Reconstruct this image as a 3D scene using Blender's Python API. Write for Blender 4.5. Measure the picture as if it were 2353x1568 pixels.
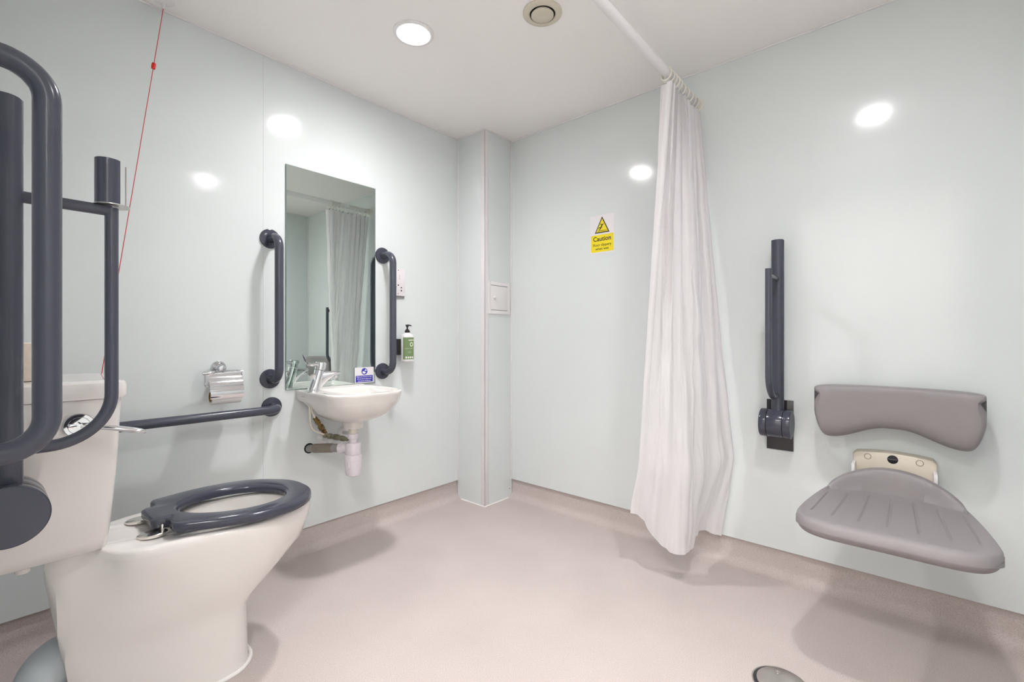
import bpy, bmesh, math, random
from mathutils import Vector, Matrix, Quaternion, noise

random.seed(4)
PI = math.pi
for o in list(bpy.data.objects):
    bpy.data.objects.remove(o)
SC = bpy.context.scene
COL = SC.collection

# ------------------------------------------------------------------ camera
CAM_POS = (-2.128, -2.075, 0.975)
YAW = math.radians(40.9)
cd = bpy.data.cameras.new('camera')
cam = bpy.data.objects.new('camera', cd)
COL.objects.link(cam)
cam.location = CAM_POS
cam.rotation_euler = (PI / 2, 0, YAW - PI / 2)
cd.sensor_width = 36.0
cd.lens = 1056.0 / 2353 * 36.0
cd.shift_y = -7.0 / 2353
cd.clip_start = 0.01
SC.camera = cam

# ------------------------------------------------------------------ world, exposure
w = bpy.data.worlds.new('world')
SC.world = w
w.use_nodes = True
w.node_tree.nodes['Background'].inputs[0].default_value = (0.8, 0.85, 0.9, 1)
w.node_tree.nodes['Background'].inputs[1].default_value = 0.0
SC.view_settings.view_transform = 'Standard'
SC.view_settings.look = 'None'
SC.view_settings.gamma = 1.0
SC.view_settings.use_curve_mapping = False
SC.view_settings.exposure = 2.71
LAMP_STRENGTH = 88.0          # emission of the two ceiling downlight lenses
LAMP_COLOR = (1.0, 0.977, 0.99)
SHOWER_LAMP = 0.80             # the shower-side downlight is dimmer
CORRIDOR_FILL_STRENGTH = 9.0       # added fill panel, unseen in the corridor beyond the open doorway

# ------------------------------------------------------------------ room sizes
H = 2.18          # ceiling
XC = -2.155       # entrance wall (behind the camera's left)
YD = -2.46        # rear wall (seen in the mirror)
SK = 0.112        # skirting height
TH = 0.10         # wall thickness
CX = 0.232        # boxed column size
CY = 0.226


# ------------------------------------------------------------------ materials
def mat(name, color, rough=0.5, metal=0.0, spec=0.5, bump=None, var=None, coat=0.0,
        trans=0.0, sss=0.0, emis=None, estr=0.0, ior=1.45):
    m = bpy.data.materials.new(name)
    m.use_nodes = True
    nt = m.node_tree
    b = nt.nodes['Principled BSDF']
    b.inputs['Base Color'].default_value = (*color, 1)
    b.inputs['Roughness'].default_value = rough
    b.inputs['Metallic'].default_value = metal
    b.inputs['Specular IOR Level'].default_value = spec
    b.inputs['IOR'].default_value = ior
    b.inputs['Coat Weight'].default_value = coat
    b.inputs['Coat Roughness'].default_value = 0.05
    b.inputs['Transmission Weight'].default_value = trans
    if sss:
        b.inputs['Subsurface Weight'].default_value = sss
        b.inputs['Subsurface Radius'].default_value = (0.02, 0.02, 0.02)
    if emis:
        b.inputs['Emission Color'].default_value = (*emis, 1)
        b.inputs['Emission Strength'].default_value = estr
    tc = None
    if bump or var:
        tc = nt.nodes.new('ShaderNodeTexCoord')
    if var:                       # (scale, amount): faint colour mottling
        n = nt.nodes.new('ShaderNodeTexNoise')
        n.inputs['Scale'].default_value = var[0]
        n.inputs['Detail'].default_value = 4
        nt.links.new(tc.outputs['Object'], n.inputs['Vector'])
        r = nt.nodes.new('ShaderNodeMapRange')
        r.inputs[1].default_value = 0.3
        r.inputs[2].default_value = 0.7
        r.inputs[3].default_value = 1 - var[1]
        r.inputs[4].default_value = 1 + var[1]
        nt.links.new(n.outputs['Fac'], r.inputs[0])
        mx = nt.nodes.new('ShaderNodeVectorMath')
        mx.operation = 'SCALE'
        mx.inputs[0].default_value = color
        nt.links.new(r.outputs[0], mx.inputs['Scale'])
        nt.links.new(mx.outputs[0], b.inputs['Base Color'])
    if bump:                      # (scale, strength, distance)
        n = nt.nodes.new('ShaderNodeTexNoise')
        n.inputs['Scale'].default_value = bump[0]
        n.inputs['Detail'].default_value = 3
        nt.links.new(tc.outputs['Object'], n.inputs['Vector'])
        bp = nt.nodes.new('ShaderNodeBump')
        bp.inputs['Strength'].default_value = bump[1]
        bp.inputs['Distance'].default_value = bump[2]
        nt.links.new(n.outputs['Fac'], bp.inputs['Height'])
        nt.links.new(bp.outputs[0], b.inputs['Normal'])
    return m


M = {}
M['wall'] = mat('gloss_wall_panel', (0.726, 0.766, 0.764), 0.12, spec=0.5, bump=(2.2, 0.12, 0.01))
M['ceiling'] = mat('ceiling_paint', (0.955, 0.925, 0.905), 0.6, bump=(30, 0.05, 0.002))
M['trim'] = mat('white_pvc_trim', (0.84, 0.82, 0.82), 0.3)
M['coltrim'] = mat('corner_angle_pvc', (0.78, 0.755, 0.76), 0.32)
M['floor'] = None
M['silicone'] = mat('white_silicone', (0.9, 0.87, 0.85), 0.4)
M['ceramic'] = mat('white_ceramic', (0.80, 0.765, 0.735), 0.07, spec=0.5, coat=0.4)
M['grey_rail'] = mat('dark_grey_rail', (0.066, 0.072, 0.098), 0.22, spec=0.5, bump=(60, 0.03, 0.001))
M['grey_gloss'] = mat('dark_grey_gloss_plastic', (0.052, 0.056, 0.080), 0.14, spec=0.55)
M['black_steel'] = mat('black_steel_plate', (0.028, 0.026, 0.032), 0.08, spec=0.6)
M['cap_face'] = mat('grey_disc_face', (0.075, 0.080, 0.104), 0.42, spec=0.5)
M['chrome'] = mat('chrome', (0.74, 0.74, 0.76), 0.045, metal=1.0)
M['steel'] = mat('brushed_steel', (0.62, 0.59, 0.56), 0.28, metal=1.0, var=(25, 0.06))
M['nickel'] = mat('satin_nickel', (0.78, 0.75, 0.70), 0.15, metal=1.0)
M['mirror'] = mat('mirror_silver', (0.66, 0.745, 0.705), 0.003, metal=1.0)
M['glass_edge'] = mat('green_glass_edge', (0.20, 0.30, 0.27), 0.1)
M['seat_grey'] = mat('grey_polyurethane', (0.275, 0.252, 0.257), 0.42, spec=0.45, bump=(420, 0.35, 0.002))
M['groove'] = mat('grey_polyurethane_groove', (0.20, 0.185, 0.195), 0.6)
M['cream'] = mat('cream_plastic', (0.72, 0.65, 0.54), 0.25)
M['white_plastic'] = mat('white_plastic', (0.82, 0.80, 0.80), 0.3)
M['pinkish_plastic'] = mat('socket_plastic', (0.80, 0.755, 0.77), 0.3)
M['lilac_plastic'] = mat('trap_plastic', (0.78, 0.725, 0.77), 0.32)
M['ivory'] = mat('ivory_plastic', (0.80, 0.77, 0.68), 0.35)
M['vent'] = mat('vent_plastic', (0.66, 0.61, 0.50), 0.4)
M['dark'] = mat('dark_void', (0.012, 0.012, 0.012), 0.7)
M['brass'] = mat('aged_brass', (0.22, 0.145, 0.06), 0.38, metal=0.85, var=(60, 0.35))
M['green_brass'] = mat('verdigris_brass', (0.24, 0.22, 0.15), 0.45, metal=0.6, var=(60, 0.35))
M['hose'] = mat('white_supply_pipe', (0.72, 0.68, 0.58), 0.25)
M['waste_grey'] = mat('grey_waste_pipe', (0.30, 0.285, 0.28), 0.4)
M['waste_brown'] = mat('brown_waste_fitting', (0.235, 0.205, 0.165), 0.4, var=(50, 0.1))
M['blue_pipe'] = mat('pale_blue_waste_bend', (0.62, 0.68, 0.715), 0.35)
M['beige'] = mat('beige_board', (0.80, 0.68, 0.58), 0.6, var=(90, 0.06), bump=(120, 0.2, 0.002))
M['red'] = mat('red_plastic', (0.75, 0.02, 0.02), 0.35)
M['red_cord'] = mat('red_cord', (0.60, 0.035, 0.03), 0.5)
M['green_label'] = mat('green_label', (0.19, 0.275, 0.125), 0.5, var=(8, 0.06))
M['label_pale'] = mat('pale_label_print', (0.66, 0.75, 0.52), 0.5)
M['label_white'] = mat('white_label_print', (0.88, 0.86, 0.82), 0.5)
M['black_plastic'] = mat('black_plastic', (0.022, 0.018, 0.020), 0.3)
M['sign_white'] = mat('sign_white', (0.80, 0.77, 0.79), 0.35)
M['sign_yellow'] = mat('sign_yellow', (0.87, 0.72, 0.015), 0.4)
M['sign_black'] = mat('sign_black', (0.05, 0.03, 0.015), 0.5)
M['sign_blue'] = mat('sign_blue', (0.045, 0.045, 0.42), 0.35)
M['paper'] = mat('toilet_paper', (0.82, 0.80, 0.77), 0.9)
M['cardboard'] = mat('cardboard', (0.30, 0.17, 0.06), 0.8)
def lens_mat(name, strength):
    """diffuser lens: gives off more light straight down than sideways, as a downlight does"""
    m = mat(name, (0.9, 0.9, 0.9), 0.4, emis=LAMP_COLOR, estr=strength)
    nt = m.node_tree
    ge = nt.nodes.new('ShaderNodeNewGeometry')
    dt = nt.nodes.new('ShaderNodeVectorMath')
    dt.operation = 'DOT_PRODUCT'
    nt.links.new(ge.outputs['Normal'], dt.inputs[0])
    nt.links.new(ge.outputs['Incoming'], dt.inputs[1])
    pw = nt.nodes.new('ShaderNodeMath')
    pw.operation = 'POWER'
    pw.inputs[1].default_value = 2.0
    nt.links.new(dt.outputs['Value'], pw.inputs[0])
    ml = nt.nodes.new('ShaderNodeMath')
    ml.operation = 'MULTIPLY_ADD'
    ml.inputs[1].default_value = strength * 0.82
    ml.inputs[2].default_value = strength * 0.18
    nt.links.new(pw.outputs[0], ml.inputs[0])
    nt.links.new(ml.outputs[0], nt.nodes['Principled BSDF'].inputs['Emission Strength'])
    return m


M['lens'] = lens_mat('lamp_lens', LAMP_STRENGTH)
M['lens_shower'] = lens_mat('lamp_lens_shower', LAMP_STRENGTH * SHOWER_LAMP)
M['fill_panel'] = mat('corridor_fill_glow', (0.9, 0.9, 0.9), 0.4, emis=(1, 0.98, 0.96), estr=CORRIDOR_FILL_STRENGTH)  # glow of the added fill panel
M['door'] = mat('door_paint', (0.75, 0.75, 0.73), 0.35)
M['corridor'] = mat('corridor_paint', (0.82, 0.81, 0.78), 0.7)


def floor_mat():
    m = bpy.data.materials.new('speckled_safety_vinyl')
    m.use_nodes = True
    nt = m.node_tree
    b = nt.nodes['Principled BSDF']
    tc = nt.nodes.new('ShaderNodeTexCoord')
    n = nt.nodes.new('ShaderNodeTexNoise')
    n.inputs['Scale'].default_value = 420
    n.inputs['Detail'].default_value = 3
    n2 = nt.nodes.new('ShaderNodeTexNoise')
    n2.inputs['Scale'].default_value = 3.0
    n2.inputs['Detail'].default_value = 5
    nt.links.new(tc.outputs['Object'], n.inputs['Vector'])
    nt.links.new(tc.outputs['Object'], n2.inputs['Vector'])
    cr = nt.nodes.new('ShaderNodeValToRGB')
    cr.color_ramp.elements[0].position = 0.34
    cr.color_ramp.elements[0].color = (0.46, 0.40, 0.38, 1)
    cr.color_ramp.elements[1].position = 0.62
    cr.color_ramp.elements[1].color = (0.62, 0.545, 0.52, 1)
    nt.links.new(n.outputs['Fac'], cr.inputs['Fac'])
    r = nt.nodes.new('ShaderNodeMapRange')
    r.inputs[1].default_value = 0.3
    r.inputs[2].default_value = 0.7
    r.inputs[3].default_value = 0.95
    r.inputs[4].default_value = 1.05
    nt.links.new(n2.outputs['Fac'], r.inputs[0])
    mx = nt.nodes.new('ShaderNodeVectorMath')
    mx.operation = 'SCALE'
    nt.links.new(cr.outputs['Color'], mx.inputs[0])
    nt.links.new(r.outputs[0], mx.inputs['Scale'])
    nt.links.new(mx.outputs[0], b.inputs['Base Color'])
    b.inputs['Roughness'].default_value = 0.5
    b.inputs['Specular IOR Level'].default_value = 0.3
    bp = nt.nodes.new('ShaderNodeBump')
    bp.inputs['Strength'].default_value = 0.25
    bp.inputs['Distance'].default_value = 0.001
    nt.links.new(n.outputs['Fac'], bp.inputs['Height'])
    nt.links.new(bp.outputs[0], b.inputs['Normal'])
    return m


M['floor'] = floor_mat()


def curtain_mat():
    m = bpy.data.materials.new('white_shower_curtain')
    m.use_nodes = True
    nt = m.node_tree
    out = nt.nodes['Material Output']
    b = nt.nodes['Principled BSDF']
    b.inputs['Base Color'].default_value = (0.90, 0.875, 0.885, 1)
    b.inputs['Roughness'].default_value = 0.45
    b.inputs['Specular IOR Level'].default_value = 0.35
    tr = nt.nodes.new('ShaderNodeBsdfTranslucent')
    tr.inputs['Color'].default_value = (0.93, 0.91, 0.915, 1)
    mix = nt.nodes.new('ShaderNodeMixShader')
    mix.inputs[0].default_value = 0.42
    nt.links.new(b.outputs[0], mix.inputs[1])
    nt.links.new(tr.outputs[0], mix.inputs[2])
    nt.links.new(mix.outputs[0], out.inputs['Surface'])
    return m


M['curtain'] = curtain_mat()


# ------------------------------------------------------------------ geometry helpers
class G:
    """collects geometry in world coordinates"""
    def __init__(s):
        s.bm = bmesh.new()

    def add(s, verts, faces):
        vs = [s.bm.verts.new(v) for v in verts]
        for f in faces:
            try:
                s.bm.faces.new([vs[i] for i in f])
            except ValueError:
                pass
        return vs

    def box(s, lo, hi, bevel=0.0, seg=2, mtx=None):
        t = bmesh.new()
        bmesh.ops.create_cube(t, size=1)
        for v in t.verts:
            v.co = Vector([(lo[i] + hi[i]) / 2 + v.co[i] * (hi[i] - lo[i]) for i in range(3)])
        if bevel:
            bmesh.ops.bevel(t, geom=t.edges[:], offset=bevel, segments=seg, affect='EDGES', profile=0.6)
        if mtx:
            bmesh.ops.transform(t, matrix=mtx, verts=t.verts)
        s.merge(t)
        return s

    def merge(s, t):
        t.verts.index_update()
        vs = [s.bm.verts.new(v.co) for v in t.verts]
        for f in t.faces:
            try:
                s.bm.faces.new([vs[v.index] for v in f.verts])
            except ValueError:
                pass
        t.free()

    def loft(s, rings, cap0=True, cap1=True, closed=True):
        n = len(rings[0])
        base = []
        for r in rings:
            base.append([s.bm.verts.new(p) for p in r])
        for a, b in zip(base[:-1], base[1:]):
            for i in range(n if closed else n - 1):
                j = (i + 1) % n
                try:
                    s.bm.faces.new((a[i], a[j], b[j], b[i]))
                except ValueError:
                    pass
        if cap0:
            s.bm.faces.new(base[0][::-1])
        if cap1:
            s.bm.faces.new(base[-1])
        return s

    def lathe(s, prof, axis_o, axis_d, n=40, sx=1.0, sy=1.0, cap0=True, cap1=True, xdir=None):
        """prof: list of (r, h) along axis"""
        d = Vector(axis_d).normalized()
        o = Vector(axis_o)
        if xdir is None:
            x = d.orthogonal().normalized()
        else:
            x = Vector(xdir)
            x = (x - d * x.dot(d)).normalized()
        y = d.cross(x)
        rings = []
        for r, h in prof:
            r = max(r, 1e-5)
            rings.append([o + d * h + x * (math.cos(2 * PI * i / n) * r * sx) + y * (math.sin(2 * PI * i / n) * r * sy)
                          for i in range(n)])
        return s.loft(rings, cap0, cap1)

    def cyl(s, a, b, r, r2=None, n=32, bev=0.0):
        a, b = Vector(a), Vector(b)
        L = (b - a).length
        r2 = r if r2 is None else r2
        if bev:
            k = 0.35 * bev
            prof = [(r - bev, 0), (r - k, k * 0.6), (r, bev), (r2, L - bev), (r2 - k, L - k * 0.6), (r2 - bev, L)]
        else:
            prof = [(r, 0), (r2, L)]
        return s.lathe(prof, a, b - a, n)

    def tube(s, pts, r, n=20, fillet=0.0, fseg=10, caps=True, flat=None):
        pts = [Vector(p) for p in pts]
        if fillet:
            pts = fillet_path(pts, fillet, fseg)
        # parallel transport
        T = []
        for i in range(len(pts)):
            a = pts[max(i - 1, 0)]
            b = pts[min(i + 1, len(pts) - 1)]
            T.append((b - a).normalized())
        nrm = T[0].orthogonal().normalized()
        rings = []
        for i, p in enumerate(pts):
            if i:
                q = T[i - 1].rotation_difference(T[i])
                nrm = (q @ nrm)
                nrm = (nrm - T[i] * nrm.dot(T[i])).normalized()
            bn = T[i].cross(nrm)
            rr = r[i] if isinstance(r, (list, tuple)) else r
            rings.append([p + nrm * (math.cos(2 * PI * k / n) * rr) + bn * (math.sin(2 * PI * k / n) * rr) for k in range(n)])
        return s.loft(rings, caps, caps)

    def torus(s, o, d, R, r, n=36, k=12):
        d = Vector(d).normalized()
        x = d.orthogonal().normalized()
        y = d.cross(x)
        o = Vector(o)
        base = []
        for i in range(n):
            a = 2 * PI * i / n
            e = x * math.cos(a) + y * math.sin(a)
            base.append([s.bm.verts.new(o + e * (R + r * math.cos(2 * PI * j / k)) + d * (r * math.sin(2 * PI * j / k)))
                         for j in range(k)])
        for i in range(n):
            a, b = base[i], base[(i + 1) % n]
            for j in range(k):
                l = (j + 1) % k
                s.bm.faces.new((a[j], b[j], b[l], a[l]))
        return s

    def prism(s, poly, mtx, depth, bevel=0.0):
        """poly: 2D points, extruded along local z 0..depth, mapped by mtx"""
        t = bmesh.new()
        a = [t.verts.new((p[0], p[1], 0)) for p in poly]
        b = [t.verts.new((p[0], p[1], depth)) for p in poly]
        n = len(poly)
        t.faces.new(a[::-1])
        top = t.faces.new(b)
        for i in range(n):
            j = (i + 1) % n
            t.faces.new((a[i], a[j], b[j], b[i]))
        if bevel:
            es = [e for e in top.edges]
            bmesh.ops.bevel(t, geom=es, offset=bevel, segments=3, affect='EDGES')
        bmesh.ops.transform(t, matrix=mtx, verts=t.verts)
        s.merge(t)
        return s


def fillet_path(pts, rad, seg):
    out = [pts[0]]
    for i in range(1, len(pts) - 1):
        p0, p, p1 = pts[i - 1], pts[i], pts[i + 1]
        a = (p0 - p)
        b = (p1 - p)
        la, lb = a.length, b.length
        a.normalize()
        b.normalize()
        ang = a.angle(b)
        if ang > PI - 0.02:
            out.append(p)
            continue
        R = rad[i - 1] if isinstance(rad, (list, tuple)) else rad
        t = min(R / math.tan(ang / 2), la * 0.99, lb * 0.99)
        R = t * math.tan(ang / 2)
        c = p + (a + b).normalized() * (R / math.sin(ang / 2))
        s0 = p + a * t - c
        s1 = p + b * t - c
        full = s0.angle(s1)
        ax = s0.cross(s1).normalized()
        for k in range(seg + 1):
            out.append(c + Quaternion(ax, full * k / seg) @ s0)
    out.append(pts[-1])
    return out


def wpos(o):
    p = Vector((0, 0, 0))
    while o:
        p += Vector(o.location)
        o = o.parent
    return p


def obj(name, g, m, parent=None, origin=None, smooth=35, label=None, subd=0, recalc=True):
    bm = g.bm
    if recalc:
        bmesh.ops.recalc_face_normals(bm, faces=bm.faces[:])
    org = wpos(parent) if parent else (Vector(origin) if origin else Vector((0, 0, 0)))
    bmesh.ops.translate(bm, vec=-org, verts=bm.verts)
    me = bpy.data.meshes.new(name)
    bm.to_mesh(me)
    bm.free()
    if smooth:
        me.shade_smooth()
        me.set_sharp_from_angle(angle=math.radians(smooth))
    o = bpy.data.objects.new(name, me)
    COL.objects.link(o)
    me.materials.append(M[m] if isinstance(m, str) else m)
    if parent:
        o.parent = parent
    else:
        o.location = org
    if label:
        o['label'] = label
    if subd:
        md = o.modifiers.new('s', 'SUBSURF')
        md.levels = subd
        md.render_levels = subd
    return o


def thing(name, label, cat, loc, group=None):
    o = bpy.data.objects.new(name, None)
    COL.objects.link(o)
    o.location = loc
    o['label'] = label
    o['category'] = cat
    if group:
        o['group'] = group
    return o


def tag(o, label, cat, group=None):
    o['label'] = label
    o['category'] = cat
    if group:
        o['group'] = group
    return o


def struct(name, g, m, smooth=35, parent=None):
    o = obj(name, g, m, parent, smooth=smooth)
    if not parent:
        o['kind'] = 'structure'
    return o


def copy_tree(o, parent=None):
    c = o.copy()
    COL.objects.link(c)
    if parent:
        c.parent = parent
    for ch in list(o.children):
        copy_tree(ch, c)
    return c


def frame(o, x, y):
    """matrix with local x,y axes and origin; z = x cross y"""
    x = Vector(x).normalized()
    y = Vector(y).normalized()
    z = x.cross(y)
    m = Matrix.Identity(4)
    for i in range(3):
        m[i][0], m[i][1], m[i][2], m[i][3] = x[i], y[i], z[i], o[i]
    return m


def text_geo(g, body, size, mtx, align='CENTER', bold=0.0, sx=1.0, spacing=1.0):
    cu = bpy.data.curves.new('t', 'FONT')
    cu.body = body
    cu.size = size
    cu.align_x = align
    cu.align_y = 'CENTER'
    cu.offset = bold
    cu.resolution_u = 3
    cu.space_character = spacing
    cu.extrude = 0.00012
    o = bpy.data.objects.new('t', cu)
    COL.objects.link(o)
    dg = bpy.context.evaluated_depsgraph_get()
    me = bpy.data.meshes.new_from_object(o.evaluated_get(dg))
    t = bmesh.new()
    t.from_mesh(me)
    bmesh.ops.scale(t, vec=(sx, 1, 1), verts=t.verts)
    bmesh.ops.transform(t, matrix=mtx, verts=t.verts)
    g.merge(t)
    bpy.data.objects.remove(o)
    bpy.data.curves.remove(cu)
    bpy.data.meshes.remove(me)
    return g


def half_ring(half, n, fn, chaikin=2):
    """half: control points (a, b) from back centre round one side to front centre; mirrored, smoothed,
    resampled to n points; fn(a, b) -> world point"""
    pts = [Vector((p[0], p[1])) for p in half]
    full = pts + [Vector((p.x, -p.y)) for p in reversed(pts[1:-1])]
    for _ in range(chaikin):
        q = []
        for i in range(len(full)):
            a, b = full[i], full[(i + 1) % len(full)]
            q.append(a * 0.75 + b * 0.25)
            q.append(a * 0.25 + b * 0.75)
        full = q
    # start where b crosses 0 at the back
    amin = min(p.x for p in full)
    best = 0
    m = len(full)
    for i in range(m):
        a, b = full[i], full[(i + 1) % m]
        if a.y <= 0 <= b.y and abs(a.x - amin) < 0.3 * (max(p.x for p in full) - amin):
            best = i
    t = -full[best].y / max(full[(best + 1) % m].y - full[best].y, 1e-9)
    st = full[best].lerp(full[(best + 1) % m], t)
    loop = [st] + [full[(best + 1 + i) % m] for i in range(m)] + [st]
    L = [0]
    for a, b in zip(loop[:-1], loop[1:]):
        L.append(L[-1] + (b - a).length)
    out = []
    k = 0
    for i in range(n):
        d = L[-1] * i / n
        while L[k + 1] < d:
            k += 1
        f = (d - L[k]) / max(L[k + 1] - L[k], 1e-9)
        p = loop[k].lerp(loop[k + 1], f)
        out.append(Vector(fn(p.x, p.y)))
    return out


def smooth01(t):
    t = min(1, max(0, t))
    return t * t * (3 - 2 * t)


# ================================================================== ROOM
PT = 0.013        # the wall panels stand this far proud of the skirting
# wall_left: plane y = 0 (panel face), seam at x = -1.345
g = G()
g.box((XC - 0.3, PT, 0), (TH, TH, H))
for x0, x1 in ((XC - 0.001, -1.3454), (-1.3448, -CX + 0.02)):
    g.box((x0, 0, SK), (x1, PT + 0.002, H))
struct('wall_left', g, 'wall', smooth=0)
g = G()
g.box((PT, YD - TH, 0), (TH, PT, H))
g.box((0, YD, SK), (PT + 0.002, -CY + 0.02, H))
struct('wall_right', g, 'wall', smooth=0)
g = G()
g.box((XC - 0.3, YD - TH, 0), (PT, YD - PT, H))
g.box((XC, YD - PT - 0.002, SK), (0.002, YD, H))
struct('wall_rear', g, 'wall', smooth=0)
# entrance wall with the doorway the camera stands in
DY0, DY1, DH = -2.36, -1.40, 2.04
g = G()
g.box((XC - TH, DY1, 0), (XC, 0.004, H))
g.box((XC - TH, YD, 0), (XC, DY0, H))
g.box((XC - TH, DY0, DH), (XC, DY1, H))
struct('wall_entrance', g, 'wall', smooth=0)
# boxed column in the far corner
g = G()
g.box((-CX, -CY, 0), (0.004, 0.004, H))
struct('wall_corner', g, 'wall', smooth=0)
g = G()
g.box((XC - 1.4, YD - TH, H), (TH, TH, H + 0.08))
struct('ceiling', g, 'ceiling', smooth=0)
g = G()
g.box((XC - 1.4, YD - TH, -0.08), (TH, TH, 0))
struct('floor', g, 'floor', smooth=0)

# door frame (architrave) and the door opened outward into the corridor
g = G()
for y in (DY0 - 0.002, DY1 - 0.028):
    g.box((XC - TH - 0.012, y, 0), (XC + 0.012, y + 0.03, DH), 0.002)
g.box((XC - TH - 0.012, DY0, DH - 0.03), (XC + 0.012, DY1, DH + 0.002), 0.002)
struct('trim_1', g, 'trim')
d = bpy.data.objects.new('door_1', None)
COL.objects.link(d)
d.location = (XC - TH, DY1, 0)
d['kind'] = 'structure'
g = G()
g.box((XC - TH - 0.93, DY1 + 0.005, 0.008), (XC - TH - 0.02, DY1 + 0.05, DH - 0.03), 0.002)
obj('door_leaf', g, 'door', d)
g = G()
g.tube([(XC - TH - 0.86, DY1 - 0.05, 0.95), (XC - TH - 0.86, DY1 - 0.05, 1.05)], 0.01)
obj('door_handle', g, 'steel', d)
# corridor shell beyond the doorway
g = G()
g.box((XC - 1.45, YD - TH, 0), (XC - 1.35, TH, H))
g.box((XC - 1.4, YD - TH - 0.02, 0), (XC - 0.3, YD - TH + 0.001, H))
g.box((XC - 1.4, -0.9, 0), (XC - TH, -0.85, H))
struct('wall_corridor', g, 'corridor', smooth=0)

# coved skirting
def cove(fn, length):
    """profile (o = distance out of the wall plane, z); fn(t, o, z) -> point"""
    prof = [(-PT, SK + 0.004), (-PT + 0.001, SK - 0.004), (-PT + 0.002, 0.08), (-PT + 0.004, 0.06)]
    for k in range(0, 9):
        a = PI / 2 * k / 8
        prof.append((-PT + 0.006 + 0.045 * (1 - math.cos(a)), 0.046 - 0.045 * math.sin(a)))
    prof.append((0.075, -0.0005))
    g = G()
    g.loft([[fn(t, o, z) for o, z in prof] for t in (0, 1)], False, False, closed=False)
    return g


g = cove(lambda t, o, z: (XC + t * (-CX - XC), -o, z), 1)
struct('baseboard_left', g, 'floor', smooth=60)
g = cove(lambda t, o, z: (-o, YD + t * (-CY - YD), z), 1)
struct('baseboard_right', g, 'floor', smooth=60)
g = cove(lambda t, o, z: (XC + t * (0 - XC), YD + o, z), 1)
struct('baseboard_rear', g, 'floor', smooth=60)
g = cove(lambda t, o, z: (XC + o, DY1 + t * (0 - DY1), z), 1)
struct('baseboard_entrance', g, 'floor', smooth=60)

# ceiling beads, vertical beads, column angle and silicone
g = G()
b = 0.006
for lo, hi in (((XC, -b, H - b), (-CX, 0, H)), ((-b, YD, H - b), (0, -CY, H)),
               ((-CX - b, -CY - b, H - b), (-CX, 0, H)), ((-CX, -CY - b, H - b), (0, -CY, H)),
               ((XC, YD, H - b), (0, YD + b, H)), ((XC, YD, H - b), (XC + b, 0, H))):
    g.box(lo, hi, 0.0015)
struct('trim_2', g, 'trim')
g = G()
g.box((-CX - b, -b, SK), (-CX, 0, H - b), 0.0015)
g.box((-b, -CY - b, SK), (0, -CY, H - b), 0.0015)
g.box((-b, YD, SK), (0, YD + b, H - b), 0.0015)
g.box((XC, -b, SK), (XC + b, 0, H - b), 0.0015)
struct('trim_3', g, 'trim')
g = G()
wdt = 0.030
g.box((-CX - 0.0025, -CY - 0.0025, 0.002), (-CX + wdt, -CY, H - b), 0.0008)
g.box((-CX - 0.0025, -CY - 0.0025, 0.002), (-CX, -CY + wdt, H - b), 0.0008)
struct('trim_4', g, 'coltrim')
g = G()
g.tube([(-CX - 0.003, -0.03, 0.003), (-CX - 0.003, -CY - 0.003, 0.003), (-0.03, -CY - 0.003, 0.003)], 0.0045, 10)
struct('trim_5', g, 'silicone')
g = G()
g.cyl((-0.016, -CY + 0.001, 0.055), (-0.016, -CY - 0.001, 0.055), 0.0025, n=12)
tag(obj('screw', g, 'dark', origin=(-0.016, -CY, 0.055)), 'tiny dark screw low on the corner column near its right edge', 'screw')


# ================================================================== CEILING FITTINGS
def downlight(x, y, label, lens='lens'):
    t = thing('downlight', label, 'ceiling light', (x, y, H), 'round recessed ceiling downlights')
    g = G()
    g.lathe([(0.079, 0), (0.079, 0.003), (0.075, 0.006), (0.064, 0.007), (0.060, 0.004), (0.060, 0)], (x, y, H), (0, 0, -1), 64,
            cap0=False, cap1=False)
    obj('bezel', g, 'white_plastic', t, smooth=50)
    g = G()
    g.lathe([(0.060, 0.001), (0.056, 0.0045), (0.03, 0.0075), (0.0001, 0.0085)], (x, y, H), (0, 0, -1), 48, cap0=True, cap1=False)
    obj('lens', g, lens, t, label='glowing white lens')
    return t


downlight(-1.010, -0.592, 'round glowing ceiling downlight, the one over the basin side of the room')
downlight(-1.020, -1.930, 'round glowing ceiling downlight over the shower area, out of frame at upper right', 'lens_shower')

vx, vy = -0.768, -1.046
t = thing('ceiling_vent', 'round cream air extract valve in the ceiling beside the downlight', 'vent', (vx, vy, H))
g = G()
g.lathe([(0.072, 0), (0.072, 0.0035), (0.069, 0.006), (0.055, 0.0095), (0.048, 0.008), (0.046, -0.004), (0.05, -0.03)],
        (vx, vy, H + 0.0), (0, 0, -1), 64, cap0=False, cap1=False)
obj('frame', g, 'vent', t, smooth=50)
g = G()
g.lathe([(0.049, 0.0), (0.049, 0.001)], (vx, vy, H - 0.0015), (0, 0, -1), 48)
obj('duct', g, 'dark', t)
g = G()
g.lathe([(0.034, -0.001), (0.0395, 0.006), (0.0415, 0.008), (0.0415, 0.0115), (0.039, 0.0135), (0.0001, 0.0138)], (vx, vy, H), (0, 0, -1), 56,
        cap0=False, cap1=False)
obj('valve_disc', g, 'vent', t, smooth=50)

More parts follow.
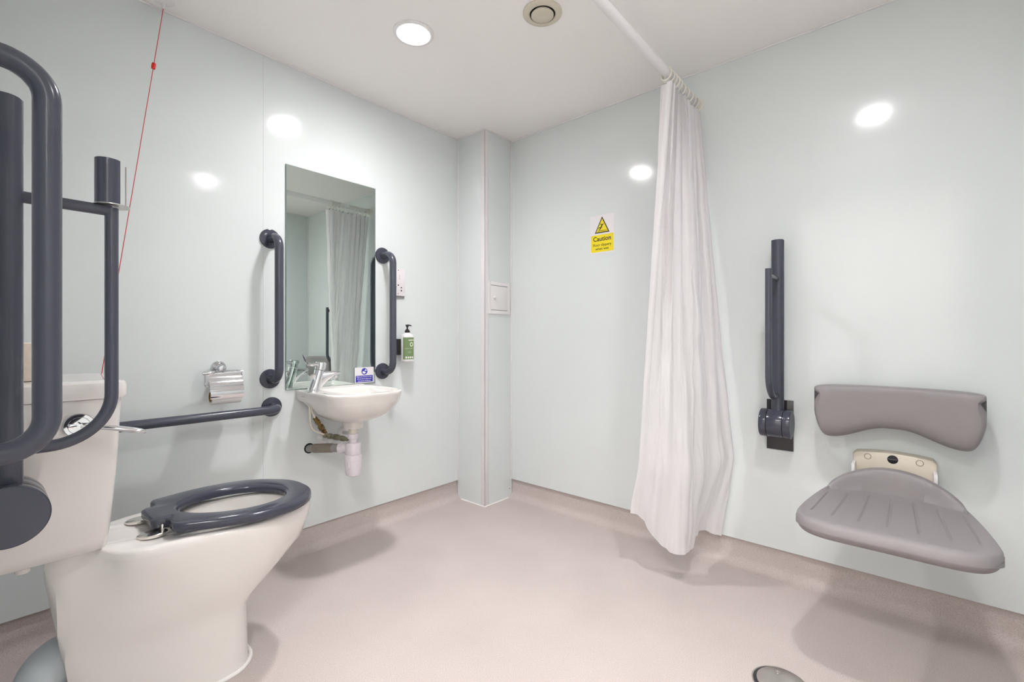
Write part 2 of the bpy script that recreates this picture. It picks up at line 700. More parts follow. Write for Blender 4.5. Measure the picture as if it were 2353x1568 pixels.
# emergency pull cord
t = thing('pull_cord', 'thin red emergency pull cord hanging from the ceiling on the left', 'pull cord', (-1.708, -0.095, H))
g = G()
g.lathe([(0.043, 0), (0.043, 0.004), (0.040, 0.020), (0.034, 0.026), (0.0001, 0.028)], (-1.712, -0.105, H), (0, 0, -1), 48, cap0=False, cap1=False)
obj('ceiling_switch', g, 'white_plastic', t)
g = G()
g.cyl((-1.708, -0.085, H - 0.02), (-1.708, -0.085, H - 0.045), 0.006, 0.004, n=16)
obj('cord_ferrule', g, 'white_plastic', t)
g = G()
top, low = Vector((-1.708, -0.085, 2.14)), Vector((-1.895, -0.135, 0.73))
g.tube([top, top.lerp(low, 0.3), top.lerp(low, 0.7), low], 0.0011, 8)
obj('cord', g, 'red_cord', t)
g = G()
p = top.lerp(low, (2.14 - 1.915) / (2.14 - 0.71))
dd = (low - top).normalized()
g.lathe([(0.002, -0.011), (0.006, -0.0095), (0.0065, 0), (0.006, 0.0095), (0.002, 0.011)], p, dd, 20)
obj('connector', g, 'red', t, label='red bead-shaped connector')
g = G()
c = Vector((-1.878, -0.135, 0.728))
tri = [c + Vector((-0.034, 0, 0.015)), c + Vector((0.036, 0, 0.0)), c + Vector((-0.030, 0, -0.035)), c + Vector((-0.034, 0, 0.015))]
g.tube(tri, 0.006, 10)
obj('pull_handle', g, 'red', t, label='red triangular pull handle')


# ================================================================== GRAB RAILS
def grab_rail(name, label, loc, group):
    """600 mm rail; local frame: wall plane y=0, room towards -y, rail along z"""
    t = thing(name, label, 'grab rail', loc, group)
    L = 0.30
    o = Vector(loc)
    g = G()
    g.tube([o + Vector((0, 0.0, L)), o + Vector((0, -0.095, L)), o + Vector((0, -0.095, -L)), o + Vector((0, 0.0, -L))],
           0.0172, 24, fillet=0.052, fseg=14)
    obj('rail_tube', g, 'grey_rail', t, smooth=50)
    for s in (1, -1):
        g = G()
        g.lathe([(0.0415, 0), (0.0415, 0.005), (0.040, 0.0078), (0.037, 0.009), (0.020, 0.0105), (0.018, 0.014)],
                o + Vector((0, 0, s * L)), (0, -1, 0), 48, cap0=True, cap1=False)
        obj('flange', g, 'grey_gloss', t)
    return t


GRP = 'dark grey wall grab rails'
r0 = grab_rail('grab_rail', 'dark grey vertical grab rail on the left side of the mirror', (-1.3185, 0, 1.1), GRP)


def place(src, loc, rot, label):
    c = copy_tree(src)
    c.location = loc
    c.rotation_euler = rot
    c['label'] = label
    return c


place(r0, (-0.763, 0, 1.103), (0, 0, 0), 'dark grey vertical grab rail on the right side of the mirror')
place(r0, (-1.612, 0, 0.679), (0, PI / 2, 0), 'dark grey horizontal grab rail below the toilet paper holder')
place(r0, (XC, -1.045, 1.1), (0, 0, PI / 2), 'dark grey vertical grab rail with wide loop at the far left edge, nearest the camera')


# ================================================================== HINGED SUPPORT RAILS
def hinged_rail(label, wall_pt, sgn, spindle, hubz, alen, lz):
    """wall_pt (x wall plane, y centre); sgn +1: room towards +x"""
    X, Y = wall_pt
    Z = hubz

    def P(o, v, z):
        return Vector((X + sgn * o, Y + v, Z + z))
    t = thing('folding_support_rail', label, 'grab rail', (X, Y, Z), 'folded up dark grey hinged support rails')
    g = G()
    a, b_ = P(0, -0.0475, -0.115), P(0.010, 0.0475, 0.088)
    g.box([min(a[i], b_[i]) for i in range(3)], [max(a[i], b_[i]) for i in range(3)], 0.001)
    obj('wall_plate', g, 'black_steel', t, label='glossy black wall plate')
    R = 0.0557
    oc = 0.0585
    g = G()
    g.cyl(P(oc, -0.024, 0), P(oc, 0.030, 0), R, n=56, bev=0.001)
    g.box([min(P(0.008, -0.022, -0.03)[i], P(oc, 0.028, 0.03)[i]) for i in range(3)],
          [max(P(0.008, -0.022, -0.03)[i], P(oc, 0.028, 0.03)[i]) for i in range(3)])
    obj('hub', g, 'grey_gloss', t)
    for s, v0, v1 in ((-1, -0.0255, -0.050), (1, 0.0315, 0.056)):
        g = G()
        g.cyl(P(oc, v0, 0), P(oc, v1, 0), R, n=56, bev=0.0012)
        e = obj('hub_cap', g, 'grey_gloss', t)
        g = G()
        g.cyl(P(oc, v1, 0), P(oc, v1 + s * 0.0012, 0), R - 0.0025, n=56)
        obj('cap_face', g, 'cap_face', e)
    g = G()
    am = 0.055
    g.tube([P(am, 0, 0.03), P(am, 0, alen)], 0.0215, 32)
    g.tube([P(am, 0.003 * 1, 0.03), P(am + 0.004, -0.004, 0.05), P(am + 0.004, -0.004, alen - 0.004)], 0.0205, 32)
    obj('main_arm', g, 'grey_rail', t, smooth=45)
    g = G()
    ax = am + 0.152
    zt = lz + 0.026 if not spindle else lz + 0.006
    g.tube([P(ax, 0, zt), P(ax, 0, 0.112), P(am, 0, 0.112)], 0.0115, 20, fillet=0.095, fseg=16)
    g.tube([P(am, 0, lz), P(ax, 0, lz)], 0.0112, 18)
    obj('lower_loop', g, 'grey_rail', t, smooth=45)
    if spindle:
        sp = bpy.data.objects.new('roll_spindle', None)
        g = G()
        # open half tube, two curved plates
        rr = 0.0215
        for a0, a1 in ((150, 330),):
            rings = []
            for z in (lz + 0.012, lz + 0.106):
                ring = []
                K = 18
                for k in range(K + 1):
                    a = math.radians(a0 + (a1 - a0) * k / K)
                    ring.append(P(ax - 0.006, 0, z) + Vector((math.cos(a) * rr, math.sin(a) * rr, 0)))
                for k in range(K, -1, -1):
                    a = math.radians(a0 + (a1 - a0) * k / K)
                    ring.append(P(ax - 0.006, 0, z) + Vector((math.cos(a) * (rr - 0.002), math.sin(a) * (rr - 0.002), 0)))
                rings.append(ring)
            g.loft(rings)
        so = obj('roll_spindle', g, 'grey_rail', t, smooth=45, label='open half-round toilet roll spindle')
        g = G()
        rings = []
        K = 12
        for z in (lz + 0.012, lz + 0.097):
            ring = []
            for k in range(K + 1):
                a = math.radians(-25 + 30 * k / K)
                ring.append(P(ax + 0.001, 0, z) + Vector((math.cos(a) * (rr + 0.002), math.sin(a) * (rr + 0.002), 0)))
            for k in range(K, -1, -1):
                a = math.radians(-25 + 30 * k / K)
                ring.append(P(ax + 0.001, 0, z) + Vector((math.cos(a) * rr, math.sin(a) * rr, 0)))
            rings.append(ring)
        g.loft(rings)
        obj('spindle_spring', g, 'steel', so)
        g = G()
        g.lathe([(0.013, 0), (0.0305, 0.0), (0.0305, 0.0018), (0.013, 0.0018)], P(ax, 0, lz + 0.0095), (0, 0, 1), 40, cap0=False, cap1=False)
        g.box(P(ax - 0.018, -0.004, lz + 0.0098), P(ax + 0.018, 0.004, lz + 0.0112))
        obj('spindle_disc', g, 'steel', so)
        bpy.data.objects.remove(sp)
    return t


hinged_rail('folded up dark grey support rail beside the toilet, with a roll spindle on top', (XC, -0.80), 1, True, 0.651, 0.775, 0.592)
hinged_rail('folded up dark grey support rail between the shower curtain and shower seat', (0, -1.676), -1, False, 0.636, 0.728, 0.572)


# ================================================================== TOILET
TY = -0.50


def trg(half, z, n=72, zf=None, ch=2):
    def fn(a, b):
        zz = z if zf is None else z + zf(a)
        return (a, TY + b, zz)
    return half_ring(half, n, fn, ch)


t = thing('toilet', 'white ceramic close coupled toilet with dark grey seat, at left', 'toilet', (-1.80, TY, 0))


def plat(a):      # the cistern platform stands a little higher than the bowl rim
    return 0.012 * smooth01((-1.905 - a) / 0.05) + 0.011 * smooth01((-1.60 - a) / 0.2)


def pan(zf=1.0):
    S = []
    #        z     back    wb     x,w ...
    def h(xb, wb, pts, xf, wf):
        return [(xb, 0), (xb, wb * 0.6), (xb, wb), (xb + 0.02, wb)] + pts + [(xf - 0.012, wf), (xf, wf * 0.5), (xf, 0)]
    S.append((0.000, h(-1.972, 0.085, [(-1.85, 0.098), (-1.70, 0.105), (-1.63, 0.098)], -1.583, 0.06), 0))
    S.append((0.010, h(-1.974, 0.083, [(-1.85, 0.095), (-1.70, 0.101), (-1.63, 0.095)], -1.588, 0.058), 0))
    S.append((0.10, h(-1.987, 0.083, [(-1.85, 0.095), (-1.70, 0.101), (-1.63, 0.095)], -1.590, 0.058), 0))
    S.append((0.17, h(-1.997, 0.083, [(-1.85, 0.096), (-1.70, 0.103), (-1.63, 0.097)], -1.590, 0.060), 0))
    S.append((0.197, h(-2.001, 0.083, [(-1.85, 0.099), (-1.70, 0.108), (-1.62, 0.101)], -1.588, 0.064), 0))
    S.append((0.216, h(-2.004, 0.083, [(-1.86, 0.103), (-1.70, 0.115), (-1.60, 0.105)], -1.575, 0.060), 0))
    S.append((0.243, h(-2.008, 0.083, [(-1.88, 0.108), (-1.72, 0.125), (-1.58, 0.113)], -1.535, 0.062), 0))
    S.append((0.281, h(-2.014, 0.082, [(-1.89, 0.112), (-1.74, 0.138), (-1.57, 0.130)], -1.480, 0.066), 0))
    S.append((0.333, h(-2.021, 0.081, [(-1.91, 0.113), (-1.75, 0.150), (-1.56, 0.148)], -1.432, 0.076), 0))
    S.append((0.390, h(-2.029, 0.080, [(-1.93, 0.100), (-1.89, 0.140), (-1.75, 0.163), (-1.56, 0.163)], -1.412, 0.088), 0))
    S.append((0.425, h(-2.033, 0.080, [(-1.935, 0.088), (-1.90, 0.148), (-1.75, 0.170), (-1.56, 0.172)], -1.407, 0.093), 0.6))
    S.append((0.437, h(-2.034, 0.079, [(-1.937, 0.085), (-1.90, 0.148), (-1.75, 0.170), (-1.56, 0.172)], -1.408, 0.093), 1))
    S.append((0.443, h(-2.032, 0.076, [(-1.936, 0.080), (-1.895, 0.144), (-1.75, 0.166), (-1.56, 0.168)], -1.412, 0.090), 1))
    S.append((0.445, h(-2.027, 0.070, [(-1.932, 0.074), (-1.89, 0.138), (-1.75, 0.160), (-1.56, 0.162)], -1.418, 0.086), 1))
    rings = [trg(hh, z, zf=(lambda a, k=k: plat(a) * k)) for z, hh, k in S]

    def oval(xb, xf, w):
        xm = (xb + xf) / 2
        L = (xf - xb) / 2
        return [(xm - L * math.cos(PI * k / 8) * 1.03, w * 1.04 * math.sin(PI * k / 8)) for k in range(9)]
    for z, xb, xf, w_ in ((0.445, -1.775, -1.448, 0.129), (0.441, -1.768, -1.455, 0.122), (0.425, -1.765, -1.458, 0.119),
                          (0.36, -1.755, -1.475, 0.108), (0.30, -1.74, -1.50, 0.088), (0.25, -1.72, -1.55, 0.062), (0.235, -1.70, -1.60, 0.04)):
        rings.append(trg(oval(xb, xf, w_), z))
    return rings


g = G()
g.loft(pan(), True, True)
obj('pan', g, 'ceramic', t, smooth=45)
g = G()
ringp = trg([(-1.972, 0), (-1.972, 0.05), (-1.972, 0.087), (-1.952, 0.087), (-1.85, 0.100), (-1.70, 0.107), (-1.63, 0.100), (-1.593, 0.062), (-1.581, 0.031), (-1.581, 0)], 0.004, 72)
g.tube(ringp + [ringp[0]], 0.006, 8, caps=False)
obj('silicone_bead', g, 'silicone', t)

# cistern
def cring(z, x1, w_, r=0.05):
    x0 = XC + 0.012
    h = [(x0, 0), (x0, w_ * 0.5), (x0, w_), (x0, w_), (x0 + 0.06, w_), (x1 - 0.05, w_), (x1 - 0.004, w_ - 0.004), (x1, w_ - 0.055), (x1, w_ * 0.4), (x1, 0)]
    return trg(h, z)


g = G()
g.loft([cring(0.463, -1.955, 0.075), cring(0.466, -1.938, 0.105), cring(0.475, -1.928, 0.128), cring(0.50, -1.924, 0.140), cring(0.60, -1.918, 0.156),
        cring(0.70, -1.912, 0.168), cring(0.80, -1.908, 0.176), cring(0.8350, -1.907, 0.178)])
obj('cistern', g, 'ceramic', t, smooth=45)
g = G()
g.loft([cring(0.8355, -1.911, 0.174), cring(0.8365, -1.900, 0.184), cring(0.842, -1.898, 0.186), cring(0.865, -1.898, 0.186), cring(0.872, -1.900, 0.184),
        cring(0.876, -1.908, 0.176), cring(0.8775, -1.93, 0.155)])
obj('cistern_lid', g, 'ceramic', t, smooth=45)
g = G()
g.cyl((-2.068, TY - 0.090, 0.466), (-2.068, TY - 0.090, 0.455), 0.013, n=24, bev=0.002)
obj('cistern_nut', g, 'ceramic', t)

# flush lever on the near side
lx, ly, lz = -1.986, TY - 0.180, 0.780
g = G()
g.lathe([(0.027, 0), (0.027, 0.004), (0.025, 0.0065), (0.019, 0.0065), (0.018, 0.005), (0.0001, 0.005)], (lx, ly + 0.005, lz), (0, -1, 0), 40, cap0=False)
g.box((lx - 0.019, ly - 0.008, lz - 0.004), (lx + 0.019, ly, lz + 0.004), 0.0015)
lv = obj('flush_lever', g, 'chrome', t, label='chrome flush lever')
g = G()
rings = []
for x, z, hz, hy in ((0, 0, 0.005, 0.005), (0.02, -0.004, 0.005, 0.005), (0.045, -0.008, 0.0055, 0.007), (0.062, -0.012, 0.0065, 0.010),
                     (0.085, -0.018, 0.0065, 0.012), (0.105, -0.024, 0.006, 0.012), (0.112, -0.026, 0.0035, 0.009)):
    yc = ly - 0.016 - x * 0.12
    rings.append([Vector((lx + x, yc + hy * math.cos(a), lz + z + hz * math.sin(a))) for a in [2 * PI * k / 16 for k in range(16)]])
g.loft(rings)
g.cyl((lx, ly, lz), (lx, ly - 0.02, lz), 0.006, n=16)
obj('lever_arm', g, 'chrome', lv)


# seat
def seat_half():
    return [(-1.835, 0), (-1.835, 0.040), (-1.835, 0.064), (-1.815, 0.066), (-1.803, 0.068), (-1.800, 0.080), (-1.803, 0.120), (-1.798, 0.138), (-1.770, 0.148),
            (-1.70, 0.176), (-1.62, 0.193), (-1.53, 0.188), (-1.46, 0.148), (-1.416, 0.090), (-1.402, 0.035), (-1.402, 0)]


def sc_ring(half, cx_, s_, sb):
    return [(cx_ + (a - cx_) * s_, b_ * sb) for a, b_ in half]


def inner(s_=0.0):
    xm, L, W = -1.6175, 0.142 + s_, 0.115 + s_
    return [(xm - L * math.cos(PI * k / 8) * 1.03, W * 1.04 * math.sin(PI * k / 8) * (1 - 0.06 * math.cos(PI * k / 8))) for k in range(9)]


def inset(half, d):
    # approximate inset towards x=-1.61
    out = []
    for a, b_ in half:
        v = Vector((a + 1.61, b_))
        L = v.length
        v *= (L - d) / L
        out.append((v.x - 1.61, v.y))
    return out


sh = seat_half()
zt, zb = 0.4765, 0.4515
g = G()
def tl(a):
    return 0.016 * min(1, max(0, (-1.45 - a) / 0.36))


rings = [trg(h_, z_, 120, tl) for h_, z_ in ((inset(sh, 0.004), zb), (sh, zb + 0.004), (sh, zt - 0.007), (inset(sh, 0.0015), zt - 0.003), (inset(sh, 0.005), zt - 0.0006), (inset(sh, 0.009), zt),
         (inner(0.012), zt), (inner(0.008), zt - 0.0008), (inner(0.003), zt - 0.004), (inner(), zt - 0.010), (inner(0.002), zb))]
rings.append(rings[0])
g.loft(rings, False, False)
bmesh.ops.remove_doubles(g.bm, verts=g.bm.verts[:], dist=1e-6)
seat = obj('seat', g, 'grey_gloss', t, smooth=50, label='dark grey toilet seat ring')
for v, nm in ((0.072, 'a'), (-0.072, 'b')):
    g = G()
    hx, hy = -1.834, TY + v
    g.lathe([(0.028, 0), (0.029, 0.002), (0.029, 0.006), (0.0265, 0.0078), (0.0001, 0.0078)], (hx, hy, 0.4560), (0, 0, 1), 36, sx=1.15, sy=0.85, xdir=(1, 0, 0))
    g.tube([(hx + 0.020, hy + v * 0.10, 0.460), (hx + 0.020, hy + v * 0.10, 0.478), (hx + 0.022, hy - v * 0.3, 0.478)], 0.0035, 12, fillet=0.005, fseg=6)
    obj('hinge', g, 'nickel', seat, label='chrome seat hinge')
for v in (0.10, -0.10):
    g = G()
    g.box((-1.475, TY + v * 1.05 - 0.012, 0.4445), (-1.445, TY + v * 1.05 + 0.012, 0.4525), 0.002)
    obj('buffer', g, 'white_plastic', seat)

# waste bend behind the pan
g = G()
g.tube([(-1.96, TY + 0.0, 0.192), (-2.032, TY, 0.192), (-2.032, TY, 0.0)], 0.054, 36, fillet=0.05, fseg=10)
obj('waste_bend', g, 'blue_pipe', t, smooth=60, label='pale blue plastic waste bend behind the pan')

# beige box on the lid
g = G()
g.box((XC + 0.015, -0.60, 0.8785), (-2.030, -0.36, 0.9635), 0.002)
tag(obj('box', g, 'beige', origin=(-2.08, -0.48, 0.878)), 'beige board box standing on the cistern lid behind the grab rails', 'box')


# ================================================================== BASIN
BX = -1.040


def brg(half, z, n=72, cx=BX, zf=None):
    def fn(a, b):
        return (cx + b, -a, z + (zf(a, b) if zf else 0))
    return half_ring(half, n, fn)


def bh(a0, wb, wm, am_, wf, af):
    return [(a0, 0), (a0, wb * 0.6), (a0, wb), (a0, wb), (a0 + 0.04, wb), (am_ * 0.6, wm), (am_, wm), (af - 0.062, wm - 0.006), (af - 0.020, wf * 0.93), (af, wf * 0.55), (af, 0)]


t = thing('wash_basin', 'small white ceramic wash basin fixed below the mirror', 'basin', (BX, 0, 0.60))
rings = [brg([(0.15 + 0.042 * (1 - math.cos(PI * k / 8)), 0.042 * math.sin(PI * k / 8)) for k in range(9)], 0.573),
         brg([(0.148 + 0.044 * (1 - math.cos(PI * k / 8)), 0.044 * math.sin(PI * k / 8)) for k in range(9)], 0.578),
         brg([(0.145 + 0.046 * (1 - math.cos(PI * k / 8)), 0.047 * math.sin(PI * k / 8)) for k in range(9)], 0.602),
         brg(bh(0.085, 0.075, 0.085, 0.20, 0.06, 0.280), 0.612),
         brg(bh(0.082, 0.103, 0.118, 0.22, 0.09, 0.315), 0.628),
         brg(bh(0.070, 0.128, 0.142, 0.24, 0.115, 0.342), 0.648),
         brg(bh(0.060, 0.148, 0.160, 0.25, 0.13, 0.362), 0.674),
         brg(bh(0.040, 0.160, 0.168, 0.25, 0.137, 0.371), 0.692),
         brg(bh(0.001, 0.168, 0.171, 0.26, 0.140, 0.374), 0.699),
         brg(bh(0.001, 0.172, 0.177, 0.265, 0.140, 0.380), 0.728),
         brg(bh(0.001, 0.173, 0.179, 0.265, 0.142, 0.382), 0.737),
         brg(bh(0.002, 0.170, 0.176, 0.265, 0.139, 0.379), 0.7425),
         brg(bh(0.006, 0.163, 0.169, 0.265, 0.132, 0.372), 0.7435)]


def irg(a0, a1, w_, z, r=0.75):
    cx = -1.008
    return brg([(a0, 0), (a0, w_ * 0.5), (a0, w_ * 0.92), (a0 + 0.02, w_), ((a0 + a1) / 2, w_), (a1 - 0.05, w_ * 0.95), (a1, w_ * 0.6), (a1, 0)], z, cx=cx)


rings += [irg(0.075, 0.370, 0.137, 0.7425), irg(0.080, 0.366, 0.131, 0.738), irg(0.085, 0.360, 0.126, 0.72), irg(0.10, 0.340, 0.112, 0.68), irg(0.12, 0.30, 0.085, 0.645),
          irg(0.15, 0.24, 0.04, 0.63)]
g = G()
g.loft(rings)
obj('bowl', g, 'ceramic', t, smooth=50)
g = G()
g.lathe([(0.021, 0), (0.021, 0.002), (0.012, 0.001), (0.0001, 0.0)], (-1.01, -0.195, 0.6305), (0, 0, 1), 28)
obj('drain_plug', g, 'chrome', t)
g = G()
g.box((BX - 0.12, -0.030, 0.742), (BX + 0.155, -0.002, 0.7475), 0.002)
obj('rear_ledge', g, 'ceramic', t)
g = G()
text_geo(g, 'Armitage Shanks', 0.006, frame((-1.215, -0.10, 0.722), (0, -1, 0), (0, 0, 1)))
for v in g.bm.verts:
    # wrap the lettering on to the left flank of the basin
    v.co.x = BX - 0.1785 - 0.006 * smooth01((-v.co.y - 0.05) / 0.12) - 0.0005
obj('maker_mark', g, 'sign_black', t, smooth=0)

# bottle trap and waste
t = thing('bottle_trap', 'white plastic bottle trap and grey waste pipe under the basin', 'waste trap', (-1.04, -0.19, 0.36))
tx, ty = -1.040, -0.192
g = G()
g.lathe([(0.019, 0.0), (0.019, 0.05)], (tx, ty, 0.525), (0, 0, 1), 32)
obj('tailpipe', g, 'ivory', t)
g = G()
g.cyl((tx, ty, 0.50), (tx, ty, 0.53), 0.016, n=24)
g.lathe([(0.023, 0), (0.0245, 0.002), (0.0245, 0.020), (0.022, 0.022)], (tx, ty, 0.527), (0, 0, 1), 12)
obj('upper_nut', g, 'lilac_plastic', t, smooth=20)
g = G()
g.lathe([(0.031, 0), (0.033, 0.004), (0.033, 0.048), (0.030, 0.052), (0.016, 0.054), (0.016, 0.07)], (tx, ty, 0.455), (0, 0, 1), 48)
obj('trap_body', g, 'lilac_plastic', t)
g = G()
g.lathe([(0.0001, 0), (0.020, 0.001), (0.029, 0.006), (0.033, 0.016), (0.034, 0.03), (0.036, 0.070), (0.037, 0.071), (0.037, 0.096), (0.035, 0.098)], (tx, ty, 0.358), (0, 0, 1), 48)
for k in range(6):
    a = 2 * PI * k / 6 + 0.5
    dx, dy = math.cos(a), math.sin(a)
    g.cyl((tx + dx * 0.0335, ty + dy * 0.0335, 0.404), (tx + dx * 0.0345, ty + dy * 0.0345, 0.43), 0.0035, n=10, bev=0.001)
obj('trap_cup', g, 'lilac_plastic', t)
wv = Vector((-1.137 - tx, -ty, 0)).normalized()
c0 = Vector((tx, ty, 0.484))
e1 = Vector((-1.150, 0.0, 0.470))
mid = Vector((-1.118, -0.075, 0.478))
q = (mid - c0).normalized()
g = G()
g.cyl(c0 + q * 0.025, c0 + q * 0.055, 0.020, n=32)
g.lathe([(0.023, 0), (0.0265, 0.002), (0.0265, 0.018), (0.024, 0.020)], c0 + q * 0.045, q, 12)
obj('outlet_nut', g, 'lilac_plastic', t, smooth=20)
g = G()
g.cyl(c0 + q * 0.06, c0 + q * 0.105, 0.0185, n=32)
g.cyl(mid, e1 + Vector((0, 0.004, 0)), 0.0165, n=32)
obj('waste_pipe', g, 'waste_grey', t)
g = G()
g.tube([c0 + q * 0.098, mid, mid.lerp(e1, 0.6)], 0.0205, 28, fillet=0.04, fseg=8)
obj('pipe_elbow', g, 'waste_brown', t, label='brownish grey elbow')
g = G()
g.lathe([(0.0235, 0), (0.0235, 0.0015)], (-1.148, 0.0, 0.471), (0, -1, 0), 14)
obj('pipe_hole', g, 'dark', t)

# supply valves
def valve(name, label, pts, secs, hose, m):
    t = thing(name, label, 'valve', pts[0], 'brass isolating valves under the basin')
    a, b_ = Vector(pts[0]), Vector(pts[1])
    d_ = b_ - a
    L = d_.length
    g = G()
    prof = [(r, h * L) for r, h in secs]
    g.lathe(prof, a, d_, 8)
    obj('valve_body', g, m, t, smooth=25)
    g = G()
    g.tube(hose, 0.0042, 12, fillet=0.05, fseg=10)
    obj('supply_pipe', g, 'hose', t, label='white plastic supply pipe')
    return t


valve('isolating_valve', 'aged brass isolating valve, upper one, left of the bottle trap',
      ((-1.163, -0.085, 0.622), (-1.100, -0.060, 0.537)),
      [(0.006, 0), (0.010, 0.02), (0.010, 0.14), (0.0075, 0.16), (0.012, 0.2), (0.012, 0.34), (0.009, 0.37), (0.009, 0.45), (0.0135, 0.5), (0.0135, 0.68), (0.009, 0.74), (0.012, 0.82), (0.010, 1.0)],
      [(-1.163, -0.085, 0.622), (-1.180, -0.09, 0.655), (-1.183, -0.09, 0.69)], 'brass')
valve('isolating_valve', 'greenish brass isolating valve, lower one, touching the bottle trap',
      ((-1.122, -0.085, 0.540), (-1.000, -0.075, 0.497)),
      [(0.006, 0), (0.011, 0.02), (0.011, 0.12), (0.008, 0.14), (0.012, 0.2), (0.012, 0.3), (0.010, 0.36), (0.014, 0.45), (0.014, 0.6), (0.010, 0.66), (0.0125, 0.72), (0.0125, 0.86), (0.009, 0.9), (0.009, 1.0)],
      [(-1.118, -0.085, 0.540), (-1.185, -0.09, 0.575), (-1.190, -0.09, 0.69)], 'green_brass')
for (px_, pz_), lb in (((-1.085, 0.505), 'white round pipe collar on the wall, left of the bottle trap'),
                       ((-0.985, 0.520), 'white round pipe collar on the wall, behind the bottle trap')):
    g = G()
    g.lathe([(0.028, 0), (0.028, 0.002), (0.014, 0.012), (0.009, 0.014), (0.009, 0.07)], (px_, 0, pz_), (0, -1, 0), 36)
    tag(obj('pipe_collar', g, 'white_plastic', origin=(px_, 0, pz_)), lb, 'pipe collar', 'pipe collars under the basin')

# ================================================================== TAP
t = thing('mixer_tap', 'chrome single lever mixer tap on the left of the basin', 'tap', (-1.185, -0.135, 0.743))


def oval_ring(c, rx, ry, tilt=0.0, n=32, rot=0.0):
    """horizontal oval, tilted about y by tilt"""
    out = []
    for k in range(n):
        a = 2 * PI * k / n
        x = rx * math.cos(a)
        y = ry * math.sin(a)
        x, y = x * math.cos(rot) - y * math.sin(rot), x * math.sin(rot) + y * math.cos(rot)
        out.append(Vector((c[0] + x * math.cos(tilt), c[1] + y, c[2] + x * math.sin(tilt))))
    return out


g = G()
tb = Vector((-1.192, -0.135, 0.7435))
g.loft([oval_ring(tb, 0.026, 0.0235), oval_ring(tb + Vector((0, 0, 0.003)), 0.0265, 0.024), oval_ring(tb + Vector((0.001, 0, 0.006)), 0.0245, 0.0225),
        oval_ring(tb + Vector((0.010, 0, 0.035)), 0.022, 0.0225, -0.15), oval_ring(tb + Vector((0.019, 0, 0.065)), 0.021, 0.022, -0.22),
        oval_ring(tb + Vector((0.026, 0, 0.090)), 0.021, 0.022, -0.25)])
obj('tap_body', g, 'chrome', t, smooth=50)
g = G()
g.loft([oval_ring(tb + Vector((0.0268, 0, 0.0925)), 0.0215, 0.0225, -0.25), oval_ring(tb + Vector((0.030, 0, 0.105)), 0.0225, 0.023, -0.2),
        oval_ring(tb + Vector((0.033, 0, 0.121)), 0.0245, 0.0245, -0.12), oval_ring(tb + Vector((0.033, 0, 0.126)), 0.022, 0.022, -0.12),
        oval_ring(tb + Vector((0.033, 0, 0.1275)), 0.012, 0.013, -0.12)])
# lever blade
rings = []
for x, z, wd, th in ((0.040, 0.117, 0.018, 0.010), (0.018, 0.117, 0.018, 0.010), (-0.006, 0.1165, 0.0165, 0.0075), (-0.022, 0.118, 0.015, 0.006), (-0.031, 0.126, 0.014, 0.0055),
                     (-0.043, 0.150, 0.0135, 0.0045), (-0.048, 0.160, 0.010, 0.003)):
    k = 12
    slope = 1.05 if x < -0.025 else (0.5 if x < -0.015 else 0.0)
    ring = []
    for i in range(k):
        a = 2 * PI * i / k
        n_ = Vector((math.sin(slope), 0, math.cos(slope))) * (th * math.sin(a))
        ring.append(tb + Vector((x, wd * math.cos(a), z)) + n_)
    rings.append(ring)
g.loft(rings)
obj('tap_lever', g, 'chrome', t, smooth=50)
g = G()
rings = []
for x, y, z, hy, hz, sl in ((0.000, 0.0, 0.035, 0.018, 0.040, 0.5), (0.022, -0.002, 0.050, 0.017, 0.034, 0.5), (0.045, -0.006, 0.062, 0.016, 0.024, 0.42),
                            (0.070, -0.012, 0.0715, 0.015, 0.0145, 0.3), (0.092, -0.018, 0.0765, 0.0145, 0.008, 0.2), (0.103, -0.021, 0.078, 0.012, 0.005, 0.15), (0.107, -0.022, 0.0785, 0.006, 0.002, 0.1)):
    k = 20
    ring = []
    for i in range(k):
        a = 2 * PI * i / k
        ring.append(tb + Vector((x - math.sin(sl) * hz * math.sin(a) * 0.6, y + hy * math.cos(a), z + hz * math.sin(a))))
    rings.append(ring)
g.loft(rings)
obj('spout', g, 'chrome', t, smooth=60)
g = G()
g.cyl(tb + Vector((0.090, -0.018, 0.072)), tb + Vector((0.094, -0.018, 0.058)), 0.0115, n=28, bev=0.001)
obj('aerator', g, 'chrome', t)

# ================================================================== MIRROR
MX0, MX1, MZ0, MZ1 = -1.254, -0.807, 0.746, 1.740
t = thing('wall_mirror', 'tall frameless rectangular mirror above the wash basin', 'mirror', ((MX0 + MX1) / 2, 0, MZ0))
g = G()
g.box((MX0, -0.0055, MZ0), (MX1, -0.0002, MZ1))
obj('glass', g, 'glass_edge', t, smooth=0)
g = G()
g.box((MX0 + 0.0016, -0.0066, MZ0 + 0.0016), (MX1 - 0.0016, -0.0054, MZ1 - 0.0016))
obj('mirror_face', g, 'mirror', t, smooth=0, label='silvered face')


# ================================================================== SIGNS
def stroke(g, pts, w_, m_, z=0.0006):
    """flat stroke in the sign plane"""
    pts = [Vector((p[0], p[1])) for p in pts]
    L, R = [], []
    for i, p in enumerate(pts):
        a = pts[max(0, i - 1)]
        b_ = pts[min(len(pts) - 1, i + 1)]
        d_ = (b_ - a).normalized()
        n_ = Vector((-d_.y, d_.x))
        ww = w_[i] if isinstance(w_, (list, tuple)) else w_
        L.append(p + n_ * ww / 2)
        R.append(p - n_ * ww / 2)
    g.prism([tuple(p) for p in L + R[::-1]], m_, z)


def disc(cx_, cy_, rx, ry=None, n=28):
    ry = ry or rx
    return [(cx_ + rx * math.cos(2 * PI * k / n), cy_ + ry * math.sin(2 * PI * k / n)) for k in range(n)]


